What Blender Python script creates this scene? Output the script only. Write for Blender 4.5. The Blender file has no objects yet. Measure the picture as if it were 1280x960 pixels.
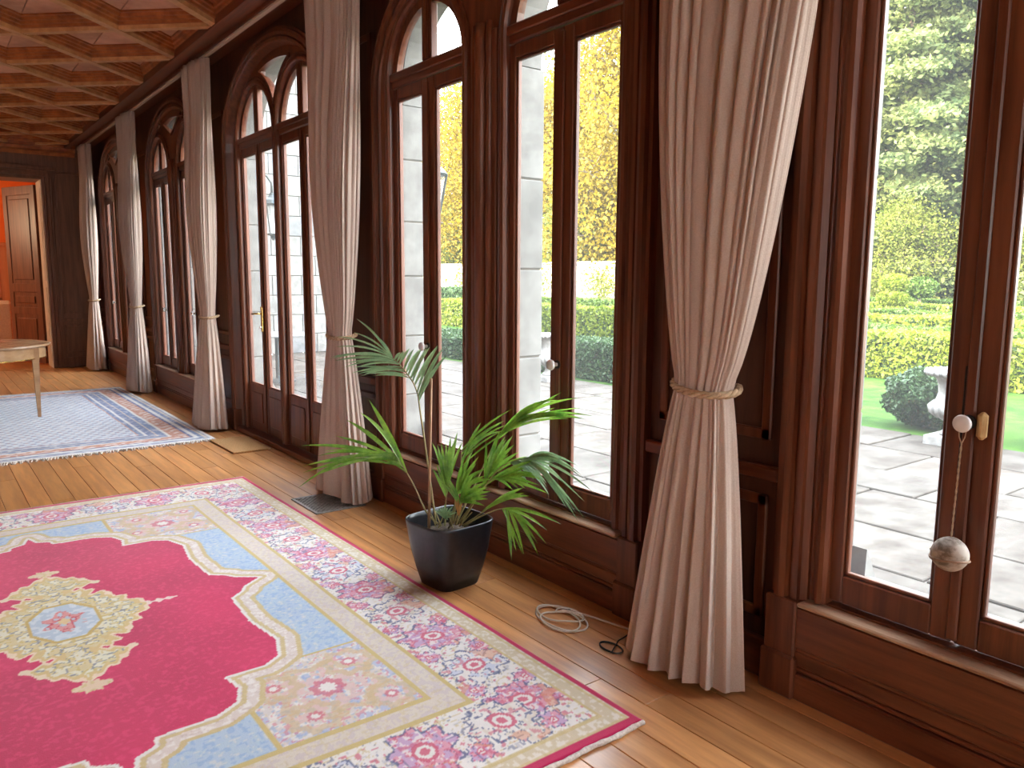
import bpy, bmesh, math, random
import numpy as np
from mathutils import Vector, Matrix
from mathutils.geometry import tessellate_polygon

random.seed(7)
RNG = np.random.default_rng(11)
SC = bpy.context.scene
COL = SC.collection

# ------------------------------------------------------------------ camera
FPX, CAM_H = 980.0, 1.45
YAW, PITCH, ROLL = math.radians(37.2714), math.radians(7.7663), math.radians(0.3442)
fw = Vector((math.sin(YAW) * math.cos(PITCH), math.cos(YAW) * math.cos(PITCH), -math.sin(PITCH)))
rt0 = Vector((math.cos(YAW), -math.sin(YAW), 0))
up0 = rt0.cross(fw)
rt = rt0 * math.cos(ROLL) + up0 * math.sin(ROLL)
up = -rt0 * math.sin(ROLL) + up0 * math.cos(ROLL)
cam_d = bpy.data.cameras.new('camera')
cam_d.sensor_width = 36.0
cam_d.lens = 36.0 * FPX / 1280.0
cam_d.clip_start = 0.05
cam_d.clip_end = 400
cam = bpy.data.objects.new('camera', cam_d)
COL.objects.link(cam)
cam.matrix_world = Matrix(((rt.x, up.x, -fw.x, 0), (rt.y, up.y, -fw.y, 0), (rt.z, up.z, -fw.z, CAM_H), (0, 0, 0, 1)))
SC.camera = cam


def px(x, y, depth):
    """point seen at photo pixel (x, y), at a distance along the optical axis"""
    d = rt * ((x - 640) / FPX) - up * ((y - 480) / FPX) + fw
    return Vector((0, 0, CAM_H)) + d * depth


# ------------------------------------------------------------------ sky, sun, exposure
SKY_STRENGTH = 11.0
SUN_STRENGTH = 20.0
SUN_DIR = Vector((0.82, -0.30, -0.46))
w = bpy.data.worlds.new('sky')
SC.world = w
w.use_nodes = True
nt = w.node_tree
nt.nodes.clear()
tc = nt.nodes.new('ShaderNodeTexCoord')
sx = nt.nodes.new('ShaderNodeSeparateXYZ')
cr = nt.nodes.new('ShaderNodeValToRGB')
cr.color_ramp.elements[0].position = 0.0
cr.color_ramp.elements[0].color = (1.0, 0.97, 0.92, 1)
cr.color_ramp.elements[1].position = 0.75
cr.color_ramp.elements[1].color = (0.80, 0.89, 1.0, 1)
bg = nt.nodes.new('ShaderNodeBackground')
bg.inputs['Strength'].default_value = SKY_STRENGTH
wo = nt.nodes.new('ShaderNodeOutputWorld')
nt.links.new(tc.outputs['Generated'], sx.inputs[0])
nt.links.new(sx.outputs['Z'], cr.inputs[0])
nt.links.new(cr.outputs[0], bg.inputs['Color'])
nt.links.new(bg.outputs[0], wo.inputs['Surface'])
sun_d = bpy.data.lights.new('sun', 'SUN')
sun_d.energy = SUN_STRENGTH
sun_d.angle = math.radians(1.5)
sun_d.color = (1.0, 0.86, 0.62)
sun = bpy.data.objects.new('sun', sun_d)
COL.objects.link(sun)
sun.rotation_euler = SUN_DIR.to_track_quat('-Z', 'Y').to_euler()
sun.location = (-10, 6, 12)
SC.view_settings.view_transform = 'Standard'
SC.view_settings.look = 'None'
SC.view_settings.exposure = 0.75
SC.view_settings.gamma = 1.0
SC.view_settings.use_curve_mapping = False
SC.cycles.max_bounces = 10
SC.cycles.diffuse_bounces = 6
SC.cycles.transparent_max_bounces = 24
SC.cycles.sample_clamp_indirect = 6.0
SC.cycles.caustics_reflective = False
SC.cycles.caustics_refractive = False

# ------------------------------------------------------------------ helpers


def tag(o, label=None, cat=None, group=None, kind=None):
    if label: o['label'] = label
    if cat: o['category'] = cat
    if group: o['group'] = group
    if kind: o['kind'] = kind
    return o


def empty(name, loc=(0, 0, 0), label=None, cat=None, group=None, kind=None, parent=None):
    o = bpy.data.objects.new(name, None)
    o.empty_display_size = 0.1
    COL.objects.link(o)
    o.location = loc
    if parent is not None:
        o.parent = parent
    return tag(o, label, cat, group, kind)


def link(name, me, mat=None, parent=None, world=True, smooth=False):
    """world=True: mesh data is in world space even under a moved parent"""
    if mat is not None and not me.materials:
        me.materials.append(mat)
    if smooth:
        me.polygons.foreach_set('use_smooth', [True] * len(me.polygons))
    o = bpy.data.objects.new(name, me)
    COL.objects.link(o)
    if parent is not None:
        o.parent = parent
        if world:
            # mesh parents already sit in world space; only a moved Empty has to be undone
            if parent.type == 'EMPTY':
                o.matrix_parent_inverse = Matrix.Translation(parent.location).inverted()
    return o


class MB:
    def __init__(self):
        self.v, self.f = [], []

    def add(self, vs, fs):
        b = len(self.v)
        self.v += [tuple(p) for p in vs]
        self.f += [tuple(b + i for i in q) for q in fs]

    def box(self, a, b):
        x0, y0, z0 = [min(p, q) for p, q in zip(a, b)]
        x1, y1, z1 = [max(p, q) for p, q in zip(a, b)]
        self.add([(x0, y0, z0), (x1, y0, z0), (x1, y1, z0), (x0, y1, z0), (x0, y0, z1), (x1, y0, z1), (x1, y1, z1), (x0, y1, z1)],
                 [(0, 3, 2, 1), (4, 5, 6, 7), (0, 1, 5, 4), (1, 2, 6, 5), (2, 3, 7, 6), (3, 0, 4, 7)])
        return self

    def cbox(self, a, b, c=0.003):
        """box with chamfered edges"""
        x0, y0, z0 = [min(p, q) for p, q in zip(a, b)]
        x1, y1, z1 = [max(p, q) for p, q in zip(a, b)]
        c = min(c, (x1 - x0) * .4, (y1 - y0) * .4, (z1 - z0) * .4)
        bm = bmesh.new()
        vs = [bm.verts.new(p) for p in [(x, y, z) for x in (x0, x1) for y in (y0, y1) for z in (z0, z1)]]
        for q in ((0, 1, 3, 2), (4, 6, 7, 5), (0, 4, 5, 1), (2, 3, 7, 6), (0, 2, 6, 4), (1, 5, 7, 3)):
            bm.faces.new([vs[i] for i in q])
        bmesh.ops.bevel(bm, geom=list(bm.edges), offset=c, segments=1, affect='EDGES')
        bm.verts.index_update()
        self.add([v.co[:] for v in bm.verts], [[v.index for v in f.verts] for f in bm.faces])
        bm.free()
        return self

    def tube(self, pts, rad, n=8, cap=True):
        pts = [Vector(p) for p in pts]
        if not hasattr(rad, '__len__'):
            rad = [rad] * len(pts)
        rings = []
        prev = None
        for i, p in enumerate(pts):
            t = (pts[min(i + 1, len(pts) - 1)] - pts[max(i - 1, 0)])
            if t.length < 1e-9: t = Vector((0, 0, 1))
            t.normalize()
            if prev is None:
                a = Vector((0, 0, 1)) if abs(t.z) < .9 else Vector((1, 0, 0))
                nrm = t.cross(a).normalized()
            else:
                nrm = (prev - t * prev.dot(t))
                nrm = nrm.normalized() if nrm.length > 1e-6 else t.orthogonal().normalized()
            prev = nrm
            bn = t.cross(nrm)
            rings.append([p + (nrm * math.cos(2 * math.pi * k / n) + bn * math.sin(2 * math.pi * k / n)) * rad[i] for k in range(n)])
        fs = []
        for i in range(len(pts) - 1):
            for k in range(n):
                fs.append((i * n + k, i * n + (k + 1) % n, (i + 1) * n + (k + 1) % n, (i + 1) * n + k))
        if cap:
            fs.append(tuple(range(n))[::-1])
            fs.append(tuple((len(pts) - 1) * n + k for k in range(n)))
        self.add([p for r in rings for p in r], fs)
        return self

    def lathe(self, prof, c=(0, 0, 0), n=24, axis='z'):
        """prof: list of (radius, height)"""
        vs, fs = [], []
        for r, h in prof:
            for k in range(n):
                a = 2 * math.pi * k / n
                if axis == 'z':
                    vs.append((c[0] + r * math.cos(a), c[1] + r * math.sin(a), c[2] + h))
                else:
                    vs.append((c[0] + h, c[1] + r * math.cos(a), c[2] + r * math.sin(a)))
        for i in range(len(prof) - 1):
            for k in range(n):
                fs.append((i * n + k, i * n + (k + 1) % n, (i + 1) * n + (k + 1) % n, (i + 1) * n + k))
        fs.append(tuple(range(n))[::-1])
        fs.append(tuple((len(prof) - 1) * n + k for k in range(n)))
        self.add(vs, fs)
        return self

    def plate(self, loops, x0, x1):
        """polygon (first loop) with holes in the y-z plane, extruded from x0 to x1"""
        pl = [[Vector((0, p[0], p[1])) for p in lp] for lp in loops]
        tris = tessellate_polygon(pl)
        flat = [p for lp in pl for p in lp]
        n = len(flat)
        vs = [(x0, p.y, p.z) for p in flat] + [(x1, p.y, p.z) for p in flat]
        fs = [tuple(t) for t in tris] + [tuple(n + i for i in t[::-1]) for t in tris]
        b = 0
        for lp in pl:
            m = len(lp)
            for i in range(m):
                j = (i + 1) % m
                fs.append((b + i, b + j, n + b + j, n + b + i))
            b += m
        self.add(vs, fs)
        return self

    def mesh(self, name='m'):
        me = bpy.data.meshes.new(name)
        me.from_pydata(self.v, [], self.f)
        bm = bmesh.new()
        bm.from_mesh(me)
        bmesh.ops.recalc_face_normals(bm, faces=bm.faces)
        bm.to_mesh(me)
        bm.free()
        me.update()
        return me

    def build(self, name, mat, parent=None, smooth=False, world=True):
        return link(name, self.mesh(name), mat, parent, world, smooth)


def quads_mesh(name, V, mat):
    """V (n,4,3) array of quads"""
    n = len(V)
    me = bpy.data.meshes.new(name)
    me.vertices.add(n * 4)
    me.vertices.foreach_set('co', V.reshape(-1).astype(np.float32))
    me.loops.add(n * 4)
    me.loops.foreach_set('vertex_index', np.arange(n * 4, dtype=np.int32))
    me.polygons.add(n)
    me.polygons.foreach_set('loop_start', np.arange(0, n * 4, 4, dtype=np.int32))
    me.update(calc_edges=True)
    me.materials.append(mat)
    return me


def leaf_quads(P, size, rng, stretch=1.6, flat=0.0):
    """leaf-shaped quads (diamonds) at points P with random orientation"""
    n = len(P)
    a = rng.normal(size=(n, 3))
    a[:, 2] *= (1 - flat)
    a /= np.linalg.norm(a, axis=1, keepdims=True)
    b = rng.normal(size=(n, 3))
    b -= a * np.sum(a * b, axis=1, keepdims=True)
    b /= np.linalg.norm(b, axis=1, keepdims=True)
    s = (size * rng.uniform(.6, 1.3, n))[:, None]
    return np.stack([P - a * s * stretch * .5, P + b * s * .5, P + a * s * stretch * .5, P - b * s * .5], axis=1)


# ------------------------------------------------------------------ materials
def srgb(r, g, b):
    f = lambda c: (c / 255 / 12.92) if c / 255 <= .04045 else ((c / 255 + .055) / 1.055) ** 2.4
    return (f(r), f(g), f(b), 1)


def newmat(name):
    m = bpy.data.materials.new(name)
    m.use_nodes = True
    m.node_tree.nodes.clear()
    return m, m.node_tree.nodes, m.node_tree.links


def mat_simple(name, col, rough=.5, metal=0.0, spec=.5):
    m, N, L = newmat(name)
    b = N.new('ShaderNodeBsdfPrincipled')
    b.inputs['Base Color'].default_value = col
    b.inputs['Roughness'].default_value = rough
    b.inputs['Metallic'].default_value = metal
    b.inputs['Specular IOR Level'].default_value = spec
    o = N.new('ShaderNodeOutputMaterial')
    L.new(b.outputs[0], o.inputs[0])
    return m


def mat_noise(name, c0, c1, scale=(5, 5, 5), rough=.6, detail=5, bump=0.0, rand=0.0, spec=.5, coord='Object', lo=.35, hi=.65, rrange=None, bscale=None):
    m, N, L = newmat(name)
    t = N.new('ShaderNodeTexCoord')
    mp = N.new('ShaderNodeMapping')
    mp.inputs['Scale'].default_value = scale
    L.new(t.outputs[coord], mp.inputs[0])
    vec = mp.outputs[0]
    if rand:
        oi = N.new('ShaderNodeObjectInfo')
        ad = N.new('ShaderNodeVectorMath')
        ad.operation = 'ADD'
        sc = N.new('ShaderNodeVectorMath')
        sc.operation = 'SCALE'
        cmb = N.new('ShaderNodeCombineXYZ')
        for k in range(3): L.new(oi.outputs['Random'], cmb.inputs[k])
        L.new(cmb.outputs[0], sc.inputs[0])
        sc.inputs['Scale'].default_value = 37.0
        L.new(vec, ad.inputs[0])
        L.new(sc.outputs[0], ad.inputs[1])
        vec = ad.outputs[0]
    n = N.new('ShaderNodeTexNoise')
    n.inputs['Scale'].default_value = 1.0
    n.inputs['Detail'].default_value = detail
    n.inputs['Roughness'].default_value = .62
    L.new(vec, n.inputs['Vector'])
    r = N.new('ShaderNodeValToRGB')
    r.color_ramp.elements[0].position = lo
    r.color_ramp.elements[0].color = c0
    r.color_ramp.elements[1].position = hi
    r.color_ramp.elements[1].color = c1
    L.new(n.outputs['Fac'], r.inputs[0])
    b = N.new('ShaderNodeBsdfPrincipled')
    col = r.outputs[0]
    if rand:
        hsv = N.new('ShaderNodeHueSaturation')
        ma = N.new('ShaderNodeMapRange')
        ma.inputs['To Min'].default_value = 1 - rand
        ma.inputs['To Max'].default_value = 1 + rand
        L.new(oi.outputs['Random'], ma.inputs['Value'])
        L.new(ma.outputs[0], hsv.inputs['Value'])
        L.new(col, hsv.inputs['Color'])
        col = hsv.outputs[0]
    L.new(col, b.inputs['Base Color'])
    b.inputs['Roughness'].default_value = rough
    b.inputs['Specular IOR Level'].default_value = spec
    if rrange:
        mr = N.new('ShaderNodeMapRange')
        mr.inputs['To Min'].default_value = rrange[0]
        mr.inputs['To Max'].default_value = rrange[1]
        L.new(n.outputs['Fac'], mr.inputs['Value'])
        L.new(mr.outputs[0], b.inputs['Roughness'])
    if bump:
        bn = N.new('ShaderNodeBump')
        bn.inputs['Strength'].default_value = bump
        bn.inputs['Distance'].default_value = .01
        src = n
        if bscale:
            src = N.new('ShaderNodeTexNoise')
            src.inputs['Scale'].default_value = bscale
            src.inputs['Detail'].default_value = 4
            L.new(t.outputs[coord], src.inputs['Vector'])
        L.new(src.outputs['Fac'], bn.inputs['Height'])
        L.new(bn.outputs[0], b.inputs['Normal'])
    o = N.new('ShaderNodeOutputMaterial')
    L.new(b.outputs[0], o.inputs[0])
    return m


def mat_leaf(name, c0, c1, trans=.45, rough=.5, scale=3.0, spec=.3):
    m, N, L = newmat(name)
    t = N.new('ShaderNodeTexCoord')
    n = N.new('ShaderNodeTexNoise')
    n.inputs['Scale'].default_value = scale
    n.inputs['Detail'].default_value = 5
    n.inputs['Roughness'].default_value = .75
    L.new(t.outputs['Object'], n.inputs['Vector'])
    r = N.new('ShaderNodeValToRGB')
    r.color_ramp.elements[0].position = .36
    r.color_ramp.elements[0].color = c0
    r.color_ramp.elements[1].position = .64
    r.color_ramp.elements[1].color = c1
    L.new(n.outputs['Fac'], r.inputs[0])
    b = N.new('ShaderNodeBsdfPrincipled')
    b.inputs['Roughness'].default_value = rough
    b.inputs['Specular IOR Level'].default_value = spec
    L.new(r.outputs[0], b.inputs['Base Color'])
    tr = N.new('ShaderNodeBsdfTranslucent')
    L.new(r.outputs[0], tr.inputs['Color'])
    mx = N.new('ShaderNodeMixShader')
    mx.inputs[0].default_value = trans
    L.new(b.outputs[0], mx.inputs[1])
    L.new(tr.outputs[0], mx.inputs[2])
    o = N.new('ShaderNodeOutputMaterial')
    L.new(mx.outputs[0], o.inputs[0])
    return m


def mat_glass(name, veil=.03):
    """old window glass: clear, a little reflective, a white veil for the outdoor haze"""
    m, N, L = newmat(name)
    tr = N.new('ShaderNodeBsdfTransparent')
    tr.inputs[0].default_value = (.97, .98, .98, 1)
    gl = N.new('ShaderNodeBsdfGlossy')
    gl.inputs['Roughness'].default_value = .02
    lw = N.new('ShaderNodeLayerWeight')
    lw.inputs['Blend'].default_value = .5
    pw = N.new('ShaderNodeMath')
    pw.operation = 'POWER'
    pw.inputs[1].default_value = 5.0
    fr = N.new('ShaderNodeMath')
    fr.operation = 'MULTIPLY_ADD'
    fr.inputs[1].default_value = .7
    fr.inputs[2].default_value = .02
    L.new(lw.outputs['Facing'], pw.inputs[0])
    L.new(pw.outputs[0], fr.inputs[0])
    m1 = N.new('ShaderNodeMixShader')
    L.new(fr.outputs[0], m1.inputs[0])
    L.new(tr.outputs[0], m1.inputs[1])
    L.new(gl.outputs[0], m1.inputs[2])
    veil_bsdf = N.new('ShaderNodeBsdfTranslucent')  # white veil stands in for haze over the garden
    veil_bsdf.inputs[0].default_value = (.85, .87, .88, 1)
    m2 = N.new('ShaderNodeMixShader')
    m2.inputs[0].default_value = veil
    L.new(m1.outputs[0], m2.inputs[1])
    L.new(veil_bsdf.outputs[0], m2.inputs[2])
    o = N.new('ShaderNodeOutputMaterial')
    L.new(m2.outputs[0], o.inputs[0])
    return m


def mat_vcol(name, rough=.9, bump=.25, bscale=260.0):
    """woven wool: colour stored per knot"""
    m, N, L = newmat(name)
    a = N.new('ShaderNodeAttribute')
    a.attribute_name = 'knots'
    t = N.new('ShaderNodeTexCoord')
    n = N.new('ShaderNodeTexNoise')
    n.inputs['Scale'].default_value = bscale
    n.inputs['Detail'].default_value = 2
    L.new(t.outputs['Object'], n.inputs['Vector'])
    b = N.new('ShaderNodeBsdfPrincipled')
    b.inputs['Roughness'].default_value = rough
    b.inputs['Specular IOR Level'].default_value = .15
    b.inputs['Sheen Weight'].default_value = .25
    bn = N.new('ShaderNodeBump')
    bn.inputs['Strength'].default_value = bump
    bn.inputs['Distance'].default_value = .004
    L.new(n.outputs['Fac'], bn.inputs['Height'])
    L.new(bn.outputs[0], b.inputs['Normal'])
    L.new(a.outputs['Color'], b.inputs['Base Color'])
    o = N.new('ShaderNodeOutputMaterial')
    L.new(b.outputs[0], o.inputs[0])
    return m


M = {}
M['wood'] = mat_noise('dark_mahogany', (.080, .018, .007, 1), (.185, .055, .022, 1), (26, 26, 1.6), .38, bump=.05, rrange=(.28, .5), rand=.08)
M['wood_h'] = mat_noise('dark_mahogany_rail', (.090, .020, .008, 1), (.20, .058, .023, 1), (26, 1.6, 26), .38, bump=.05, rrange=(.28, .5), rand=.08)
M['sill'] = mat_noise('pale_lit_sill', (.26, .13, .07, 1), (.50, .32, .20, 1), (20, 2, 20), .35)  # light on the ledge put into the colour as paler wood
M['wood_shade'] = mat_noise('shaded_panel_wood', (.055, .018, .010, 1), (.11, .038, .020, 1), (20, 20, 1.5), .45, bump=.04)  # darker mahogany, shade behind the curtains put into the colour
M['wood_ceil'] = mat_noise('ceiling_beam_wood', (.26, .066, .017, 1), (.50, .155, .040, 1), (9, 9, 9), .42, bump=.04, rand=.1)
M['strip_ceil'] = mat_noise('ceiling_strip_lit_wood', (.50, .24, .095, 1), (.72, .40, .19, 1), (9, 9, 9), .35, bump=.03, rand=.08)  # lighter than the beams: floor bounce on the undersides put into the colour
M['panel_ceil'] = mat_noise('ceiling_panel_wood', (0.468, 0.221, 0.13, 1), (0.754, 0.416, 0.286, 1), (3, 3, 3), .5, bump=.02, rand=.1)
M['plank'] = mat_noise('oak_plank', (0.405, 0.1688, 0.0567, 1), (0.675, 0.3172, 0.1148, 1), (16, 1.3, 16), .30, bump=.04, rand=.16, rrange=(.22, .42))
M['gap'] = mat_simple('floor_gap', (.02, .010, .006, 1), .9)
M['glass'] = mat_glass('window_glass', .014)
M['curtain'] = mat_noise('curtain_linen', (.48, .375, .315, 1), (.55, .44, .375, 1), (220, 220, 220), .85, bump=.08, spec=.15)
M['rope'] = mat_noise('rope', (.40, .29, .18, 1), (.58, .43, .28, 1), (60, 60, 60), .8, spec=.2)
M['white_knob'] = mat_simple('white_porcelain', (.80, .78, .77, 1), .18)
M['iron'] = mat_simple('black_iron', (.018, .017, .017, 1), .45, .3)
M['brass'] = mat_simple('brass', (.75, .52, .18, 1), .25, 1.0)
M['pot'] = mat_noise('black_plastic', (.010, .011, .014, 1), (.022, .023, .028, 1), (30, 30, 30), .28, spec=.5)
M['soil'] = mat_noise('soil', (.03, .02, .012, 1), (.14, .095, .06, 1), (60, 60, 60), .95, bump=.6)
M['palm'] = mat_leaf('palm_leaf', (.095, .26, .03, 1), (.32, .58, .075, 1), .32, .32, 9.0, .55)
M['palm_lit'] = mat_leaf('palm_leaf_lit', (0.1625, 0.3, 0.15, 1), (0.325, 0.5, 0.25, 1), .3, .35, 9.0, .55)  # paler leaf copy, light on the fronds put into the colour
M['palm_dry'] = mat_leaf('palm_leaf_dry', (.36, .17, .05, 1), (.50, .26, .08, 1), .3, .6, 9.0)
M['stem'] = mat_noise('palm_stem', (.22, .20, .07, 1), (.36, .30, .13, 1), (40, 40, 8), .5)
M['cane'] = mat_noise('cane', (.33, .18, .09, 1), (.46, .28, .15, 1), (50, 50, 6), .6)
M['stone'] = mat_noise('pale_limestone', (0.132, 0.1276, 0.1188, 1), (0.2024, 0.198, 0.1848, 1), (6, 6, 6), .9, detail=8, bump=.25, rand=.07, spec=.2)
M['stone_d'] = mat_noise('grey_limestone', (0.11, 0.11, 0.11, 1), (0.165, 0.165, 0.165, 1), (6, 6, 6), .9, detail=8, bump=.25, rand=.07, spec=.2)
M['mortar'] = mat_noise('mortar', (0.121, 0.11, 0.0935, 1), (0.165, 0.1485, 0.1265, 1), (30, 30, 30), .95, spec=.1)
M['slab'] = mat_noise('paving_stone', (.034, .024, .017, 1), (.078, .066, .054, 1), (3.2, 3.2, 3.2), .8, detail=9, bump=.3, rand=.16, spec=.25, lo=.38, hi=.60)
M['lawn'] = mat_noise('lawn', (.014, .045, .005, 1), (.05, .11, .014, 1), (2.5, 2.5, 2.5), .9, detail=10, bump=.8, spec=.1, bscale=60.0)
M['hedge'] = mat_leaf('box_hedge_leaf', (.03, .068, .008, 1), (.09, .14, .016, 1), .25, .5, 6.0)
M['hedge_y'] = mat_leaf('golden_box_leaf', (.085, .125, .010, 1), (.21, .25, .018, 1), .3, .5, 5.0)
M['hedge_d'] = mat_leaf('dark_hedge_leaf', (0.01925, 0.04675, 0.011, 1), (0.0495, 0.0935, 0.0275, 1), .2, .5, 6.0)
M['hedge_core'] = mat_simple('hedge_core', (.03, .06, .012, 1), .95)
M['gold_leaf'] = mat_leaf('autumn_leaf', (.15, .105, .004, 1), (.29, .21, .010, 1), .45, .6, .5)
M['green_leaf'] = mat_leaf('yellow_green_leaf', (0.088, 0.121, 0.0165, 1), (0.209, 0.22, 0.033, 1), .45, .6, .6)
M['conifer'] = mat_leaf('conifer_needles', (.055, .095, .035, 1), (.19, .21, .065, 1), .35, .7, .35)
M['bark'] = mat_noise('bark', (.11, .08, .055, 1), (.22, .17, .12, 1), (6, 6, 2), .95)
M['urn'] = mat_noise('weathered_urn_stone', (0.22, 0.21, 0.195, 1), (0.33, 0.32, 0.305, 1), (14, 14, 14), .85, detail=7, bump=.2, spec=.2)
M['garden_wall'] = mat_noise('limewashed_wall', (0.372, 0.348, 0.312, 1), (0.48, 0.462, 0.42, 1), (1.2, 1.2, 1.2), .9, spec=.1)
M['copper'] = mat_simple('lantern_metal', (.05, .06, .06, 1), .5, .6)
M['lantern_glass'] = mat_glass('lantern_glass', .25)
M['cable'] = mat_simple('white_cable', (.62, .55, .46, 1), .45)
M['coir'] = mat_noise('coir_mat', (.30, .15, .06, 1), (.52, .29, .13, 1), (120, 120, 120), .98, bump=.6, spec=.1)
M['coconut'] = mat_noise('painted_gourd', (.16, .12, .085, 1), (.50, .43, .36, 1), (22, 22, 30), .75, detail=7, bump=.3, lo=.38, hi=.55)
M['string'] = mat_noise('string', (.36, .26, .17, 1), (.52, .40, .28, 1), (200, 200, 200), .9)
M['table'] = mat_noise('satinwood', (.34, .19, .095, 1), (.46, .27, .14, 1), (3, 14, 14), .25, spec=.6)
M['orange_wall'] = mat_noise('orange_plaster', (.72, .16, .035, 1), (.80, .21, .05, 1), (3, 3, 3), .9, spec=.1)
M['orange_wood'] = mat_noise('warm_wainscot', (.42, .15, .05, 1), (.55, .22, .08, 1), (14, 14, 1.5), .45)
M['cream'] = mat_noise('cream_fabric', (.60, .48, .34, 1), (.70, .58, .43, 1), (40, 40, 40), .9, spec=.1)
M['door_leaf'] = mat_noise('walnut_door', (.10, .032, .016, 1), (.20, .075, .036, 1), (22, 22, 1.6), .4, bump=.04)
M['far_wood'] = mat_noise('walnut_wainscot', (.12, .045, .022, 1), (.22, .09, .045, 1), (22, 22, 1.6), .42, bump=.04)
M['lining'] = mat_noise('pale_door_lining', (.60, .50, .40, 1), (.70, .60, .50, 1), (8, 8, 2), .6)
M['track'] = mat_simple('pale_curtain_track', (.62, .50, .40, 1), .4)
M['fringe'] = mat_noise('cotton_fringe', (.55, .46, .40, 1), (.78, .70, .63, 1), (90, 90, 90), .95, bump=.4, spec=.1)
M['bulb'] = None
M['carpet_knots'] = mat_vcol('wool_carpet')
M['dado_box'] = mat_simple('grey_switch_plate', (.22, .21, .20, 1), .4)

# ------------------------------------------------------------------ dimensions
GX = 2.42          # glass plane
TX = 2.33          # face of the window trim
BAY = 2.955
CY = {'A': 3.37 - 2.985, 'B': 3.37, 'C': 6.31, 'D': 9.28, 'E': 12.22, 'R': 0.385 - 2.985}
HALF = 1.175       # bay half width incl. trim
IN = 1.045         # tracery half width
SPR_E, B_E = 2.55, 0.66      # big arch: springing, rise
SPR_L = 2.60                 # lancet springing
CEIL = 3.36                  # underside of the ceiling beams


def ell_path(yc, a, b, spring, z0, n=28):
    p = [(yc + a, z0)]
    for k in range(n + 1):
        t = math.pi * k / n
        p.append((yc + a * math.cos(t), spring + b * math.sin(t)))
    p.append((yc - a, z0))
    return p


def sweep(mb, path, prof, x_is_second=True):
    """sweep profile [(outward offset, X)] along an open path in y-z; outward = away from the inside of the arch"""
    n = len(path)
    nr = []
    for i in range(n):
        a = Vector(path[max(i - 1, 0)]); b = Vector(path[min(i + 1, n - 1)])
        if i == 0: a = Vector(path[0])
        t = (b - a).normalized()
        nr.append(Vector((t.y, -t.x)))
    k = len(prof)
    vs = []
    for i in range(n):
        for o, X in prof:
            p = Vector(path[i]) + nr[i] * o
            vs.append((X, p.x, p.y))
    fs = []
    for i in range(n - 1):
        for j in range(k - 1):
            fs.append((i * k + j, i * k + j + 1, (i + 1) * k + j + 1, (i + 1) * k + j))
    fs.append(tuple(range(k)))
    fs.append(tuple((n - 1) * k + j for j in range(k))[::-1])
    mb.add(vs, fs)


# ------------------------------------------------------------------ room shell
def struct(o):
    o['kind'] = 'structure'
    return o


# floor with its oak boards
floor = struct(MB().box((-5.6, -4.6, -.12), (2.50, 14.02, -.022)).build('floor', M['gap']))
bw = .128
nb = 0
x = 2.405
while x > -1.35:
    x0 = x - bw
    y = -1.2 - random.uniform(0, 1.8)
    while y < 14.0:
        ln = random.uniform(1.7, 3.0)
        y1 = min(y + ln, 14.0)
        if 14.0 - y1 < .5: y1 = 14.0
        o = MB().cbox((x0 + .0013, y + .001, -.022), (x - .0013, y1 - .001, 0), .0016).build('floor_plank', M['plank'], floor)
        nb += 1
        y = y1
    x = x0
MB().box((-5.6, -4.6, -.022), (x, 14.0, 0)).build('floor_boarding', M['plank'], floor)
MB().box((x, -4.6, -.022), (2.405, -3.0, 0)).build('floor_boarding', M['plank'], floor)

# window wall: one panelled plate pierced by the bays
wall = MB()
outer = [(-4.6, 0), (14.0, 0), (14.0, 3.62), (-4.6, 3.62)]
# the wall is built as spandrel strips so that every bay is a true opening
for k in ('A', 'B', 'C', 'D', 'E', 'R'):
    yc = CY[k]
    lp = [(yc - 1.2, 2.0), (yc - 1.2, 3.62), (yc + 1.2, 3.62), (yc + 1.2, 2.0), (yc + 1.08, 2.0)]
    n = 28
    for i in range(n + 1):
        t = math.pi * i / n
        lp.append((yc + 1.08 * math.cos(t), SPR_E + (B_E + .035) * math.sin(t)))
    lp.append((yc - 1.08, 2.0))
    wall.plate([lp], 2.395, 2.48)
ys = sorted(CY.values())
edges = [(-4.6, ys[0] - 1.2)] + [(ys[i] + 1.2, ys[i + 1] - 1.2) for i in range(len(ys) - 1)] + [(ys[-1] + 1.2, 14.02)]
for a, b in edges:
    wall.box((2.395, a, 0), (2.48, b, 3.62))
for yc in ys:
    for s in (-1, 1):
        wall.box((2.395, yc + s * 1.2, 0), (2.48, yc + s * 1.08, 2.0))
wall_right = struct(wall.build('wall_right', M['wood_shade']))
# panelling on each pier: stiles, dado rail, skirting
for a, b in edges:
    if b - a < .2: continue
    a, b = a - .02, b + .02
    MB().cbox((2.355, a, .74), (2.395, b, .79), .006).build('dado_rail', M['wood_h'], wall_right)
    MB().cbox((2.365, a, 0), (2.395, b, .15), .006).build('skirting', M['wood_h'], wall_right)
    for z0, z1 in ((.22, .68), (.88, 2.95)):
        m = MB()
        for (p, q) in (((a + .05, z0), (a + .09, z1)), ((b - .09, z0), (b - .05, z1)), ((a + .05, z0), (b - .05, z0 + .04)), ((a + .05, z1 - .04), (b - .05, z1))):
            m.cbox((2.378, p[0], p[1]), (2.395, q[0], q[1]), .005)
        m.build('panel_moulding', M['wood'], wall_right)

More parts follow.
